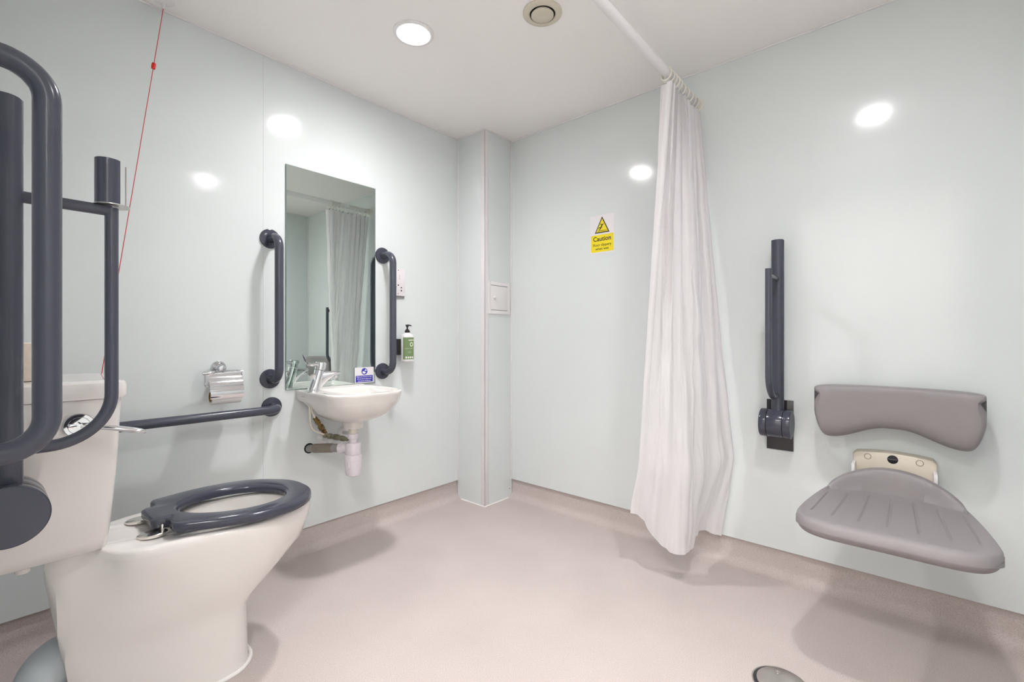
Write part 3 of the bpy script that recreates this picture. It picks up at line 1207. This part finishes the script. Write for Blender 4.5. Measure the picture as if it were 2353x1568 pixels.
# caution sign on the right wall: u runs towards -y
S0 = Vector((-0.0004, -0.789, 1.418))
MS = frame(S0, (0, -1, 0), (0, 0, 1))
t = thing('caution_sign', 'white and yellow caution sign stuck on the right wall', 'sign', S0)


def rrect(x0, y0, x1, y1, r, n=5):
    out = []
    for cx_, cy_, a0 in ((x1 - r, y1 - r, 0), (x0 + r, y1 - r, 90), (x0 + r, y0 + r, 180), (x1 - r, y0 + r, 270)):
        for k in range(n + 1):
            a = math.radians(a0 + 90 * k / n)
            out.append((cx_ + r * math.cos(a), cy_ + r * math.sin(a)))
    return out


g = G()
g.prism(rrect(-0.002, 0, 0.138, 0.202, 0.004), MS, 0.0006)
obj('backing', g, 'sign_white', t, smooth=0)
g = G()
g.prism(rrect(0.001, 0.009, 0.134, 0.099, 0.003), MS, 0.0010)
obj('yellow_panel', g, 'sign_yellow', t, smooth=0)
MT = MS @ Matrix.Translation((0, 0, 0.0011))
g = G()
text_geo(g, 'Caution', 0.0335, MT @ Matrix.Translation((0.067, 0.077, 0)), bold=0.0006, sx=0.98)
text_geo(g, 'Floor slippery', 0.0195, MT @ Matrix.Translation((0.067, 0.0455, 0)), bold=0.0002)
text_geo(g, 'when wet', 0.0195, MT @ Matrix.Translation((0.067, 0.0255, 0)), bold=0.0002)
obj('lettering', g, 'sign_black', t, smooth=0)
g = G()
ap, bl, br = Vector((0.0675, 0.194)), Vector((0.024, 0.108)), Vector((0.111, 0.108))
g.prism([tuple(bl), tuple(br), tuple(ap)], MS, 0.0010)
obj('triangle_border', g, 'sign_black', t, smooth=0)
cc = (ap + bl + br) / 3
g = G()
g.prism([tuple(cc + (p - cc) * 0.80) for p in (bl, br, ap)], MS, 0.0014)
obj('triangle_fill', g, 'sign_yellow', t, smooth=0)
g = G()
MP = MS @ Matrix.Translation((0, 0, 0.0014))
stroke(g, [(0.041, 0.1195), (0.094, 0.1195)], 0.0024, MP @ Matrix.Translation((0, 0, 0.00000)))
stroke(g, [(0.067, 0.147), (0.064, 0.139), (0.061, 0.134)], [0.005, 0.006, 0.006], MP @ Matrix.Translation((0, 0, 0.00008)))
stroke(g, [(0.062, 0.135), (0.053, 0.137), (0.045, 0.131)], [0.005, 0.004, 0.002], MP @ Matrix.Translation((0, 0, 0.00016)))
stroke(g, [(0.062, 0.134), (0.055, 0.128), (0.049, 0.123)], [0.005, 0.004, 0.002], MP @ Matrix.Translation((0, 0, 0.00024)))
stroke(g, [(0.067, 0.147), (0.061, 0.151), (0.058, 0.158)], 0.0024, MP @ Matrix.Translation((0, 0, 0.00032)))
stroke(g, [(0.067, 0.147), (0.074, 0.150), (0.077, 0.157)], 0.0024, MP @ Matrix.Translation((0, 0, 0.00040)))
g.prism(disc(0.0685, 0.1515, 0.0032), MP @ Matrix.Translation((0, 0, 0.00048)), 0.0006)
obj('pictogram', g, 'sign_black', t, smooth=0)

# hand washing card leaning at the mirror foot
W0 = Vector((-0.927, -0.0105, 0.7515))
MW = frame(W0, (1, 0, 0), (0, 0, 1))
t = thing('hand_washing_sign', 'small white and blue hand washing sign at the foot of the mirror', 'sign', W0)
g = G()
g.prism([(0, 0), (0.104, 0), (0.104, 0.077), (0, 0.077)], MW, 0.0035)
obj('card', g, 'sign_white', t, smooth=0)
MW2 = MW @ Matrix.Translation((0, 0, 0.0035))
g = G()
g.prism([(0.004, 0.004), (0.099, 0.004), (0.099, 0.036), (0.004, 0.036)], MW2, 0.0004)
g.prism(disc(0.052, 0.0565, 0.0165), MW2, 0.0004)
obj('blue_panel', g, 'sign_blue', t, smooth=0)
MW3 = MW2 @ Matrix.Translation((0, 0, 0.0006))
g = G()
for i, s_ in enumerate(('Wash your hands for at least', '20 seconds to help avoid', 'the spread of infection')):
    text_geo(g, s_, 0.0077, MW3 @ Matrix.Translation((0.0515, 0.0298 - i * 0.0098, 0)), bold=0.0001, sx=0.93 if i == 0 else 1.0)
# hand under a tap
g.prism([(0.040, 0.056), (0.048, 0.058), (0.053, 0.054), (0.060, 0.053), (0.056, 0.047), (0.050, 0.0445), (0.043, 0.048)], MW3, 0.0003)
g.prism([(0.052, 0.060), (0.055, 0.064), (0.061, 0.064), (0.065, 0.061), (0.065, 0.059), (0.060, 0.060), (0.055, 0.058)], MW3, 0.0003)
g.prism([(0.0575, 0.064), (0.0595, 0.064), (0.0595, 0.067), (0.062, 0.068), (0.0555, 0.068), (0.0575, 0.067)], MW3, 0.0003)
obj('lettering', g, 'label_white', t, smooth=0)

# ================================================================== ACCESS PANEL on the column
t = thing('access_panel', 'small square white access panel with knob on the corner column', 'access panel', (-0.113, -CY, 1.21))
g = G()
A0, A1, Z0, Z1 = -0.209, -0.017, 1.116, 1.307
yf = -CY - 0.006
for lo, hi in (((A0, yf, Z0), (A0 + 0.022, -CY, Z1)), ((A1 - 0.022, yf, Z0), (A1, -CY, Z1)), ((A0 + 0.022, yf, Z1 - 0.022), (A1 - 0.022, -CY, Z1)),
               ((A0 + 0.022, yf, Z0), (A1 - 0.022, -CY, Z0 + 0.022))):
    g.box(lo, hi, 0.0006)
obj('frame', g, 'white_plastic', t)
g = G()
g.box((A0 + 0.022, -CY - 0.0008, Z0 + 0.022), (A1 - 0.022, -CY - 0.0002, Z1 - 0.022))
obj('recess', g, 'dark', t)
g = G()
g.box((A0 + 0.0225, yf + 0.0008, Z0 + 0.0245), (A1 - 0.0225, -CY - 0.001, Z1 - 0.0245), 0.0006)
dr = obj('panel_door', g, 'white_plastic', t)
g = G()
g.lathe([(0.004, 0), (0.005, 0.004), (0.0085, 0.008), (0.0085, 0.012), (0.006, 0.0145), (0.0001, 0.0155)], (-0.160, yf, 1.212), (0, -1, 0), 24)
obj('knob', g, 'white_plastic', dr)

# ================================================================== SHAVER SOCKET
t = thing('shaver_socket', 'white shaver socket partly hidden behind the right grab rail', 'socket', (-0.672, 0, 1.271))
g = G()
g.box((-0.715, -0.011, 1.200), (-0.628, 0, 1.345), 0.003)
obj('faceplate', g, 'pinkish_plastic', t)
g = G()
g.box((-0.712, -0.007, 1.190), (-0.631, -0.0, 1.2005), 0.001)
obj('switch_lip', g, 'waste_grey', t)
ys = -0.0115
for x, z, r, nm in ((-0.672, 1.337, 0.0025, 'screw'), (-0.672, 1.212, 0.0025, 'screw'), (-0.672, 1.257, 0.004, 'pin_hole'), (-0.686, 1.246, 0.004, 'pin_hole')):
    g = G()
    g.cyl((x, ys + 0.001, z), (x, ys, z), r, n=14)
    obj(nm, g, 'dark', t, smooth=0)
for s_ in (1, -1):
    zc = 1.237 + s_ * 0.0085
    g = G()
    MM = frame((-0.652, ys + 0.0006, zc), (1, 0, 0), (0, 0, 1))
    g.prism([(-0.004, -s_ * 0.0035), (0.004, -s_ * 0.0035), (0.0035, s_ * 0.001), (0.0, s_ * 0.004), (-0.0035, s_ * 0.001)][::s_], MM, 0.0006)
    obj('pin_slot', g, 'dark', t, smooth=0)
g = G()
MM = frame((-0.664, ys, 1.300), (1, 0, 0), (0, 0, 1))
stroke(g, disc(0, 0.008, 0.003) + [(0.003, 0.008)], 0.0008, MM, 0.0003)
stroke(g, [(-0.002, 0.004), (-0.003, -0.001), (0.001, -0.004), (0.002, -0.008)], 0.001, MM, 0.0003)
stroke(g, [(-0.004, -0.009), (0.005, -0.011)], 0.001, MM, 0.0003)
obj('shaver_symbol', g, 'waste_grey', t, smooth=0)

# ================================================================== SOAP BOTTLE
bx_, by_ = -0.640, -0.047
t = thing('soap_bottle', 'white pump soap bottle with green label, on the wall right of the mirror', 'bottle', (bx_, by_, 0.850))


def brect(z, hx, hy, r):
    out = []
    for cx_, cy_, a0 in ((hx - r, hy - r, 0), (-hx + r, hy - r, 90), (-hx + r, -hy + r, 180), (hx - r, -hy + r, 270)):
        for k in range(7):
            a = math.radians(a0 + 15 * k)
            out.append(Vector((bx_ + cx_ + r * math.cos(a), by_ + cy_ + r * math.sin(a), z)))
    return out


g = G()
HX, HY = 0.0315, 0.0255
g.loft([brect(0.850, HX - 0.004, HY - 0.004, 0.016), brect(0.852, HX - 0.001, HY - 0.001, 0.017), brect(0.856, HX, HY, 0.018), brect(0.985, HX, HY, 0.018), brect(0.991, HX - 0.002, HY - 0.002, 0.017),
        brect(0.996, HX - 0.009, HY - 0.006, 0.014), brect(0.999, 0.016, 0.015, 0.0149), brect(1.003, 0.0145, 0.0145, 0.0144)])
obj('bottle_body', g, 'white_plastic', t)
# label wrapped round the front
g = G()


def lab(u, z, off=0.0004):
    """u in metres round the outline from the front centre (-y face); right positive"""
    r = 0.018
    fx = HX - r
    side = 1 if u > 0 else -1
    au = abs(u)
    if au <= fx:
        return Vector((bx_ + u, by_ - HY - off, z))
    a = (au - fx) / r
    if a <= PI / 2:
        return Vector((bx_ + side * (fx + (r + off) * math.sin(a)), by_ - HY + r - (r + off) * math.cos(a), z))
    return Vector((bx_ + side * (HX + off), by_ - HY + r + (au - fx - r * PI / 2), z))


us = [-0.043 + 0.070 * k / 56 for k in range(57)]
g.loft([[lab(u, z) for u in us] for z in (0.862, 0.978)], False, False, closed=False)
lb = obj('green_label', g, 'green_label', t)
g = G()


def on_label(gg, off=0.0007):
    for v in gg.bm.verts:
        v.co = lab(v.co.x, v.co.z, off - v.co.y)


MLB = frame((0, 0, 0), (1, 0, 0), (0, 0, 1))
text_geo(g, 'maslow', 0.0115, MLB @ Matrix.Translation((0.006, 0.964, 0)), bold=0.0004)
on_label(g)
obj('label_lettering', g, 'label_white', lb, smooth=0)
for k in range(4):
    g = G()
    g.add([MLB @ Vector((p[0], p[1], 0)) for p in disc(-0.024 + k * 0.0125, 0.872, 0.0048, 0.0052, 20)], [tuple(range(20))])
    on_label(g)
    obj('label_icon', g, 'label_white', lb, smooth=0)
g = G()
text_geo(g, 'HAND WASH', 0.0066, MLB @ Matrix.Translation((-0.006, 0.919, 0)), spacing=1.3)
text_geo(g, 'with grapefruit', 0.0042, MLB @ Matrix.Translation((-0.004, 0.9025, 0)))
text_geo(g, '& bergamot', 0.0042, MLB @ Matrix.Translation((-0.004, 0.8965, 0)))
n = 28
ringo = disc(0.007, 0.941, 0.0105, 0.0125, n)
ringi = disc(0.0075, 0.941, 0.0052, 0.006, n)
for k in range(n):
    j = (k + 1) % n
    g.add([(p[0], 0, p[1]) for p in (ringo[k], ringo[j], ringi[j], ringi[k])], [(0, 1, 2, 3)])
on_label(g)
obj('label_ring', g, 'label_pale', lb, smooth=0)
g = G()
g.lathe([(0.0135, 0), (0.0135, 0.014), (0.0095, 0.015), (0.009, 0.020), (0.004, 0.021), (0.004, 0.032), (0.0075, 0.033), (0.0082, 0.042), (0.004, 0.044)], (bx_, by_, 1.001), (0, 0, 1), 28)
g.tube([(bx_ - 0.012, by_, 1.0425), (bx_, by_ - 0.001, 1.043), (bx_ + 0.012, by_ - 0.002, 1.043), (bx_ + 0.024, by_ - 0.003, 1.0395)], [0.002, 0.004, 0.0034, 0.0028], 12)
obj('pump', g, 'black_plastic', t, label='black pump top')
g = G()
g.box((-0.690, -0.030, 0.885), (-0.655, 0, 0.970), 0.002)
g.box((-0.680, -0.022, 0.90), (-0.625, -0.0, 0.95), 0.002)
tag(obj('bottle_bracket', g, 'black_plastic', origin=(-0.67, 0, 0.925)), 'black wall bracket holding the soap bottle', 'bracket')

# ================================================================== TOILET PAPER HOLDER
t = thing('toilet_roll_holder', 'chrome toilet roll holder with curved cover on the left wall', 'toilet roll holder', (-1.515, 0, 0.855))
g = G()
g.lathe([(0.0285, 0), (0.0285, 0.004), (0.026, 0.010), (0.020, 0.015), (0.013, 0.019), (0.012, 0.024), (0.0115, 0.05), (0.0001, 0.052)], (-1.513, 0, 0.856), (0, -1, 0), 44)
obj('wall_rose', g, 'chrome', t, smooth=50)
g = G()
zr = 0.846
g.tube([(-1.455, -0.052, zr), (-1.452, -0.052, zr), (-1.452, -0.068, zr - 0.004), (-1.452, -0.068, 0.785)], 0.0026, 10, fillet=0.006, fseg=5)
g.tube([(-1.455, -0.052, zr), (-1.578, -0.052, zr), (-1.578, -0.070, zr - 0.003), (-1.578, -0.070, 0.790), (-1.455, -0.070, 0.790)], 0.0026, 10, fillet=0.008, fseg=5)
g.cyl((-1.586, -0.070, 0.841), (-1.546, -0.070, 0.841), 0.0058, n=18, bev=0.001)
g.cyl((-1.455, -0.066, 0.842), (-1.446, -0.066, 0.842), 0.0035, n=12)
obj('wire_arm', g, 'chrome', t)
g = G()
# cover: curved plate
cov = []
for k in range(25):
    s = k / 24
    if s < 0.45:
        z = 0.842 - s / 0.45 * 0.052
        y = -0.072 - 0.030 * smooth01(s / 0.45)
    else:
        q_ = (s - 0.45) / 0.55
        z = 0.790 - q_ * 0.045
        y = -0.102 - 0.012 * math.sin(q_ * PI * 0.75) + 0.004 * q_
    cov.append((y, z))
rings = []
for x in (-1.570, -1.4555):
    rings.append([Vector((x, y, z)) for y, z in cov] + [Vector((x, y + 0.0014, z)) for y, z in reversed(cov)])
g.loft(rings)
for x in (-1.570, -1.457):
    g.box((x, -0.102, 0.788), (x + 0.0014, -0.07, 0.792))
obj('cover', g, 'chrome', t, smooth=40, label='mirror polished curved cover')
g = G()
ry, rz_ = -0.073, 0.750
c0_, r1, r2 = (-1.567, ry, rz_), 0.0285, 0.0195
rings = []
n = 44
for x, r in ((-1.561, r2), (-1.561, r1 - 0.001), (-1.5605, r1), (-1.4605, r1), (-1.460, r1 - 0.001), (-1.460, r2)):
    rings.append([Vector((x, ry + r * math.cos(2 * PI * k / n), rz_ + r * math.sin(2 * PI * k / n))) for k in range(n)])
g.loft(rings, False, False)
rl = tag(obj('toilet_roll', g, 'paper', origin=(-1.514, ry, rz_), smooth=40), 'white toilet roll hanging in the chrome wall holder', 'toilet roll')
g = G()
rings = []
for x, r in ((-1.5605, r2 + 0.0002), (-1.4605, r2 + 0.0002), (-1.4605, r2 - 0.001), (-1.5605, r2 - 0.001)):
    rings.append([Vector((x, ry + r * math.cos(2 * PI * k / n), rz_ + r * math.sin(2 * PI * k / n))) for k in range(n)])
rings.append(rings[0])
g.loft(rings, False, False)
obj('cardboard_core', g, 'cardboard', rl)

# ================================================================== SHOWER CURTAIN RAIL + CURTAIN
RY, RZ, RR = -1.345, 2.028, 0.0165
t = thing('curtain_rail', 'white shower curtain rail running out from the right wall under the ceiling', 'curtain rail', (0, RY, RZ))
g = G()
g.tube([(0, RY, RZ), (-1.29, RY, RZ), (-1.29, YD, RZ)], RR, 28, fillet=0.10, fseg=12)
obj('rail_tube', g, 'white_plastic', t, smooth=50)
g = G()
g.lathe([(0.030, 0), (0.030, 0.004), (0.024, 0.010), (0.0215, 0.028), (0.0165, 0.030)], (0, RY, RZ), (-1, 0, 0), 36)
obj('rail_socket', g, 'ivory', t)
g = G()
g.lathe([(0.030, 0), (0.030, 0.004), (0.024, 0.010), (0.0215, 0.028), (0.0165, 0.030)], (-1.29, YD, RZ), (0, 1, 0), 36)
obj('rail_socket', g, 'ivory', t)

ring_x = [-0.046, -0.078, -0.118, -0.156, -0.198, -0.242, -0.276, -0.302, -0.328, -0.352]
words = ['first', 'second', 'third', 'fourth', 'fifth', 'sixth', 'seventh', 'eighth', 'ninth', 'tenth']
proto = thing('curtain_ring', '', 'curtain ring', (0, 0, 0), 'white rings carrying the shower curtain')
g = G()
g.torus((0, 0, -0.0065), (1, 0, 0), 0.0235, 0.0032, 32, 10)
g.tube([(0, 0, -0.0285), (0.001, 0.002, -0.045), (0.001, -0.004, -0.050), (0, -0.008, -0.045)], 0.0026, 8, fillet=0.003, fseg=4)
obj('ring_loop', g, 'ivory', proto)
g = G()
g.lathe([(0.0045, 0), (0.0045, 0.001), (0.0025, 0.001), (0.0025, 0)], (0, -0.0105, -0.050), (0, -1, 0), 16, cap0=False, cap1=False)
g.torus((0, 0.0, -0.047), (0, 1, 0), 0.0038, 0.0011, 16, 8)
obj('eyelet', g, 'dark', proto)
for i, x in enumerate(ring_x):
    o = proto if i == 0 else copy_tree(proto)
    o.location = (x, RY, RZ)
    o.rotation_euler = (0, 0, math.radians(random.uniform(-22, 14)))
    if i == len(ring_x) - 1:
        o['label'] = 'white curtain ring on the shower rail, outermost, farthest from the wall'
    elif i == 0:
        o['label'] = 'white curtain ring on the shower rail, innermost, nearest the wall'
    else:
        o['label'] = 'white curtain ring on the shower rail, %s counting out from the wall' % words[i]

NX, NZ = 420, 90
HEM, TOPZ = 0.118, 1.982
bot = [(-0.040, -1.458), (-0.065, -1.42), (-0.10, -1.375), (-0.17, -1.378), (-0.24, -1.405), (-0.30, -1.418), (-0.336, -1.375), (-0.332, -1.318), (-0.350, -1.27),
       (-0.338, -1.235), (-0.352, -1.192)]
midp = [(-0.030, -1.505), (-0.060, -1.518), (-0.11, -1.465), (-0.17, -1.445), (-0.25, -1.44), (-0.32, -1.40), (-0.345, -1.35), (-0.35, -1.30), (-0.360, -1.265), (-0.355, -1.232)]


def resample(pts, n):
    pts = [Vector(p) for p in pts]
    for _ in range(2):
        q = [pts[0]]
        for a, b_ in zip(pts[:-1], pts[1:]):
            q += [a * 0.75 + b_ * 0.25, a * 0.25 + b_ * 0.75]
        q.append(pts[-1])
        pts = q
    L = [0]
    for a, b_ in zip(pts[:-1], pts[1:]):
        L.append(L[-1] + (b_ - a).length)
    out, k = [], 0
    for i in range(n):
        d_ = L[-1] * i / (n - 1) * 0.99999
        while L[k + 1] < d_:
            k += 1
        out.append(pts[k].lerp(pts[k + 1], (d_ - L[k]) / max(L[k + 1] - L[k], 1e-9)))
    return out


pb = resample(bot, NX)
pm = resample(midp, NX)
MIDZ = 0.47
top = []
for i in range(NX):
    s = i / (NX - 1)
    x = -0.030 - 0.345 * s
    ph = s * 9 * 2 * PI
    top.append(Vector((x + 0.010 * math.sin(2 * ph + 0.7), RY - 0.004 + 0.026 * math.sin(ph + 0.6 * math.sin(7 * s)))))
g = G()
rows = []
for j in range(NZ + 1):
    v = j / NZ
    row = []
    for i in range(NX):
        s = i / (NX - 1)
        # the hem lifts towards the free edge
        hem = 0.122 + 0.018 * math.exp(-((s - 0.14) / 0.08) ** 2) + 0.125 * smooth01((s - 0.68) / 0.32)
        z = TOPZ + (hem - TOPZ) * v
        # scalloped head between the rings
        if v < 0.02:
            z -= 0.012 * (0.5 + 0.5 * math.cos(s * 10 * 2 * PI)) * (1 - v / 0.02)
        vm = (TOPZ - MIDZ) / (TOPZ - hem)
        if v < vm:
            p = top[i].lerp(pm[i], v / vm)
        else:
            p = pm[i].lerp(pb[i], smooth01((v - vm) / (1 - vm)) * 0.5 + 0.5 * (v - vm) / (1 - vm))
        # folds travel down and soften
        tn = (pb[min(i + 3, NX - 1)] - pb[max(i - 3, 0)]).normalized()
        nn = Vector((-tn.y, tn.x))
        amp = 0.0125 * min(1, v * 3) * (1 - 0.45 * v)
        f = math.sin(s * 2 * PI * 5.5 + 1.6 * math.sin(v * 2.2 + s * 3)) + 0.18 * math.sin(s * 2 * PI * 13 + 2.1 * v + 1)
        p = p + nn * (amp * f)
        wr = noise.noise(Vector((s * 9, v * 16, 3.1))) * 0.007 * min(1, v * 4)
        wr += abs(noise.noise(Vector((s * 18 + v * 5, v * 9, 9.7)))) * 0.006 * min(1, v * 4)
        p = p + nn * wr
        p.x = min(p.x, -0.010)
        if j == NZ:
            z += 0.004 * noise.noise(Vector((s * 20, 0, 0)))
        row.append(Vector((p.x, p.y, z)))
    rows.append(row)
g.loft(rows, False, False, closed=False)
t = thing('shower_curtain', 'white shower curtain gathered beside the right wall', 'shower curtain', (-0.2, RY, HEM))
cu = obj('curtain_sheet', g, 'curtain', t, smooth=180, recalc=False)

# ================================================================== SHOWER SEAT
SY = -2.030
t = thing('wall_shower_chair', 'fold down grey moulded shower seat on the right wall', 'shower seat', (0, SY, 0.46))
g = G()
ys = []
K = 360
for k in range(K + 1):
    a = -PI / 2 + PI * k / K
    ys.append(0.2215 * math.sin(a))
rings = []


def sprof(v):
    u = abs(v) / 0.2215
    u = min(u, 0.99999)
    xf = -0.600 + 0.135 * (1 - math.sqrt(1 - u ** 6.0))      # front edge
    if abs(v) < 0.165:
        xb = -0.115 - 0.055 * (abs(v) / 0.165) ** 2
    else:
        q_ = (abs(v) - 0.165) / (0.2215 - 0.165)
        xb = -0.170 - 0.305 * q_ ** 1.25
    return xb, min(xf, xb - 0.004)


NT = 110
for v in ys:
    xb, xf = sprof(v)
    u = abs(v) / 0.2215
    lipw = max(0.0, 1 - (abs(v) / 0.173) ** 2)
    lip = 0.078 * lipw ** 0.75
    edge = math.sqrt(max(0.0, 1 - u ** 10))       # side rounding
    th = 0.050
    dish = -0.006 * (1 - u * u)
    ring = []
    for i in range(NT + 1):           # top, back to front
        f = i / NT
        x = xb + (xf - xb) * f
        z = 0.460 + dish * math.sin(PI * min(1, f * 1.1)) - (1 - edge) * 0.0245
        d_ = xb - x
        # lip: rises near the back
        x1, x2 = 0.042, 0.056            # crest of the lip, then its steep front face
        if d_ < x1:
            z += lip * (1 - 0.20 * ((x1 * 0.55 - d_) / x1) ** 2)
        elif d_ < x2:
            q_ = (d_ - x1) / (x2 - x1)
            z += lip * 0.96 * (1 - q_ ** 1.3)
        # front roll-off
        df = x - xf
        rr = 0.026
        if df < rr:
            z -= rr * (1 - math.sqrt(max(0, 1 - ((rr - df) / rr) ** 2)))
        # grooves
        if 0.085 < d_ and df > 0.075:
            for gk in range(7):
                gy = (gk - 3) * 0.0545 * (1 + 0.18 * (d_ - 0.1) / 0.3)
                if abs(v - gy) < 0.0045:
                    e_ = min((d_ - 0.085) / 0.03, (df - 0.075) / 0.03, 1)
                    z -= 0.0038 * (1 - (abs(v - gy) / 0.0045) ** 2) * e_
        ring.append(Vector((x, SY + v, z)))
    for i in range(24, -1, -1):       # underside front to back
        f = i / 24
        x = xb + (xf - xb) * f
        zb_ = 0.460 - th + 0.006 * math.sin(PI * f) + (1 - edge) * 0.0245
        df = x - xf
        if df < 0.020:
            zb_ += 0.020 * (1 - math.sqrt(max(0, 1 - ((0.020 - df) / 0.020) ** 2)))
        zb_ = min(zb_, 0.4345)
        ring.append(Vector((x, SY + v, zb_)))
    rings.append(ring)
SEAT_RINGS = rings
g.loft(rings)
obj('seat', g, 'seat_grey', t, smooth=60)
# bracket
g = G()
rings = []
for x, sh_, in ((-0.0005, 0.0), (-0.030, 0.0), (-0.038, 0.003), (-0.040, 0.007)):
    pts = []
    for k in range(25):
        f = k / 24
        v = -0.114 + 0.228 * f
        z = 0.572 - 0.010 * (2 * f - 1) ** 2
        if f < 0.06 or f > 0.94:
            q_ = min(f, 1 - f) / 0.06
            z -= 0.010 * (1 - math.sqrt(max(0, 1 - (1 - q_) ** 2)))
        pts.append(Vector((x, SY + v * (1 - sh_ * 5), z - sh_)))
    pts.append(Vector((x, SY + 0.114 * (1 - sh_ * 5), 0.425)))
    pts.append(Vector((x, SY - 0.114 * (1 - sh_ * 5), 0.425)))
    rings.append(pts)
g.loft(rings)
br_ = obj('wall_bracket', g, 'cream', t, smooth=30, label='cream plastic wall bracket')
for s in (1, -1):
    g = G()
    xx = -0.0402
    MB_ = frame((xx, SY + s * 0.070, 0.549), (0, -1, 0), (0, 0, 1))
    o_, i_ = disc(0, 0, 0.0104), disc(0, 0, 0.0086)
    for k in range(28):
        j = (k + 1) % 28
        g.add([MB_ @ Vector((p[0], p[1], 0.0002)) for p in (o_[k], o_[j], i_[j], i_[k])], [(0, 1, 2, 3)])
    obj('screw_cover', g, 'waste_brown', br_, smooth=0)
    g = G()
    g.box((-0.105, SY + s * 0.108 - 0.005, 0.425), (-0.041, SY + s * 0.108 + 0.005, 0.530), 0.003)
    obj('hinge_arm', g, 'white_plastic', t)
g = G()
g.prism(disc(0, 0, 0.0148), frame((-0.0401, SY + 0.001, 0.549), (0, -1, 0), (0, 0, 1)), 0.0005)
bd = obj('badge', g, 'black_steel', br_, smooth=0)
g = G()
text_geo(g, 'PRESSALIT', 0.0056, frame((-0.0407, SY + 0.001, 0.549), (0, -1, 0), (0, 0, 1)))
obj('badge_lettering', g, 'waste_grey', bd, smooth=0)
g = G()
g.box((-0.16, SY - 0.09, 0.395), (-0.03, SY + 0.09, 0.425), 0.006)
obj('seat_support', g, 'white_plastic', t)

# backrest
t = thing('back_cushion', 'grey moulded backrest on the right wall above the shower seat', 'backrest', (0, SY, 0.70))
g = G()
rings = []
HB = 0.2225
K = 120
for k in range(K + 1):
    a = -PI / 2 + PI * k / K
    v = HB * math.sin(a)
    u = min(abs(v) / HB, 0.99999)
    e_ = (1 - u ** 12) ** 0.5
    zt_ = 0.806 - 0.004 * u * u
    # lower edge: arch in the middle, lobes at the ends
    zb_ = 0.662 - 0.046 * smooth01((u - 0.08) / 0.70)
    if u > 0.78:
        zb_ += 0.075 * ((u - 0.78) / 0.22) ** 3
    xf = -0.108 - 0.032 * u ** 2                   # concave front
    xb = -0.032 - 0.010 * u ** 2
    # side notch
    zc, hz = (zt_ + zb_) / 2, (zt_ - zb_) / 2 * (0.86 + 0.14 * e_)
    xc, hx = (xf + xb) / 2, abs(xf - xb) / 2 * (0.45 + 0.55 * e_)
    ring = []
    n = 56
    for i in range(n):
        th_ = 2 * PI * i / n
        c_, s_ = math.cos(th_), math.sin(th_)
        ex = 0.34
        if s_ < 0:
            ex = 0.62
        else:
            ex = 0.30
        X_ = math.copysign(abs(c_) ** ex, c_)
        Z_ = math.copysign(abs(s_) ** ex, s_)
        z = zc + hz * Z_
        inw = 0.0
        if u > 0.90:
            inw = 0.013 * math.exp(-((z - 0.768) / 0.011) ** 4) * smooth01((u - 0.90) / 0.08)
        # top overhang towards the wall
        ring.append(Vector((xc - hx * X_, SY + v - math.copysign(inw, v), z)))
    rings.append(ring)
g.loft(rings)
obj('backrest_pad', g, 'seat_grey', t, smooth=60)
g = G()
g.box((-0.055, SY - 0.07, 0.70), (0, SY + 0.07, 0.77), 0.004)
obj('mounting_block', g, 'cream', t)

# ================================================================== FLOOR DRAIN
dx_, dy_ = -0.655, -1.800
t = thing('floor_drain', 'round stainless steel floor drain at the bottom edge of the picture', 'drain', (dx_, dy_, 0))
g = G()
g.lathe([(0.073, 0.0002), (0.073, 0.0012), (0.0695, 0.0014), (0.0690, 0.0004)], (dx_, dy_, 0), (0, 0, 1), 56, cap0=False, cap1=False)
obj('drain_rim', g, 'steel', t)
g = G()
g.lathe([(0.0695, 0.0003), (0.0695, 0.0005)], (dx_, dy_, 0), (0, 0, 1), 56)
obj('drain_recess', g, 'black_steel', t)
g = G()
g.lathe([(0.064, 0.0006), (0.064, 0.0035), (0.0625, 0.0045), (0.0001, 0.0050)], (dx_ + 0.004, dy_ - 0.003, 0), (0, 0, 1), 56)
pl = obj('drain_cover', g, 'steel', t)
g = G()
g.lathe([(0.0065, 0.0045), (0.0065, 0.0062), (0.004, 0.0066), (0.0035, 0.0052), (0.0001, 0.0050)], (dx_ + 0.040, dy_ + 0.016, 0), (0, 0, 1), 20)
obj('drain_screw', g, 'steel', pl)

# ================================================================== ADDED FILL LIGHT (unseen panel in the corridor, softens the room from behind the camera)
g = G()
g.box((XC - 0.46, -2.30, H - 0.02), (XC - 0.14, -1.46, H - 0.001), 0.002)
tag(obj('corridor_fill_light', g, 'fill_panel', origin=(XC - 0.3, -1.9, H)), 'added fill light panel, unseen, at the corridor ceiling outside the doorway', 'ceiling light')
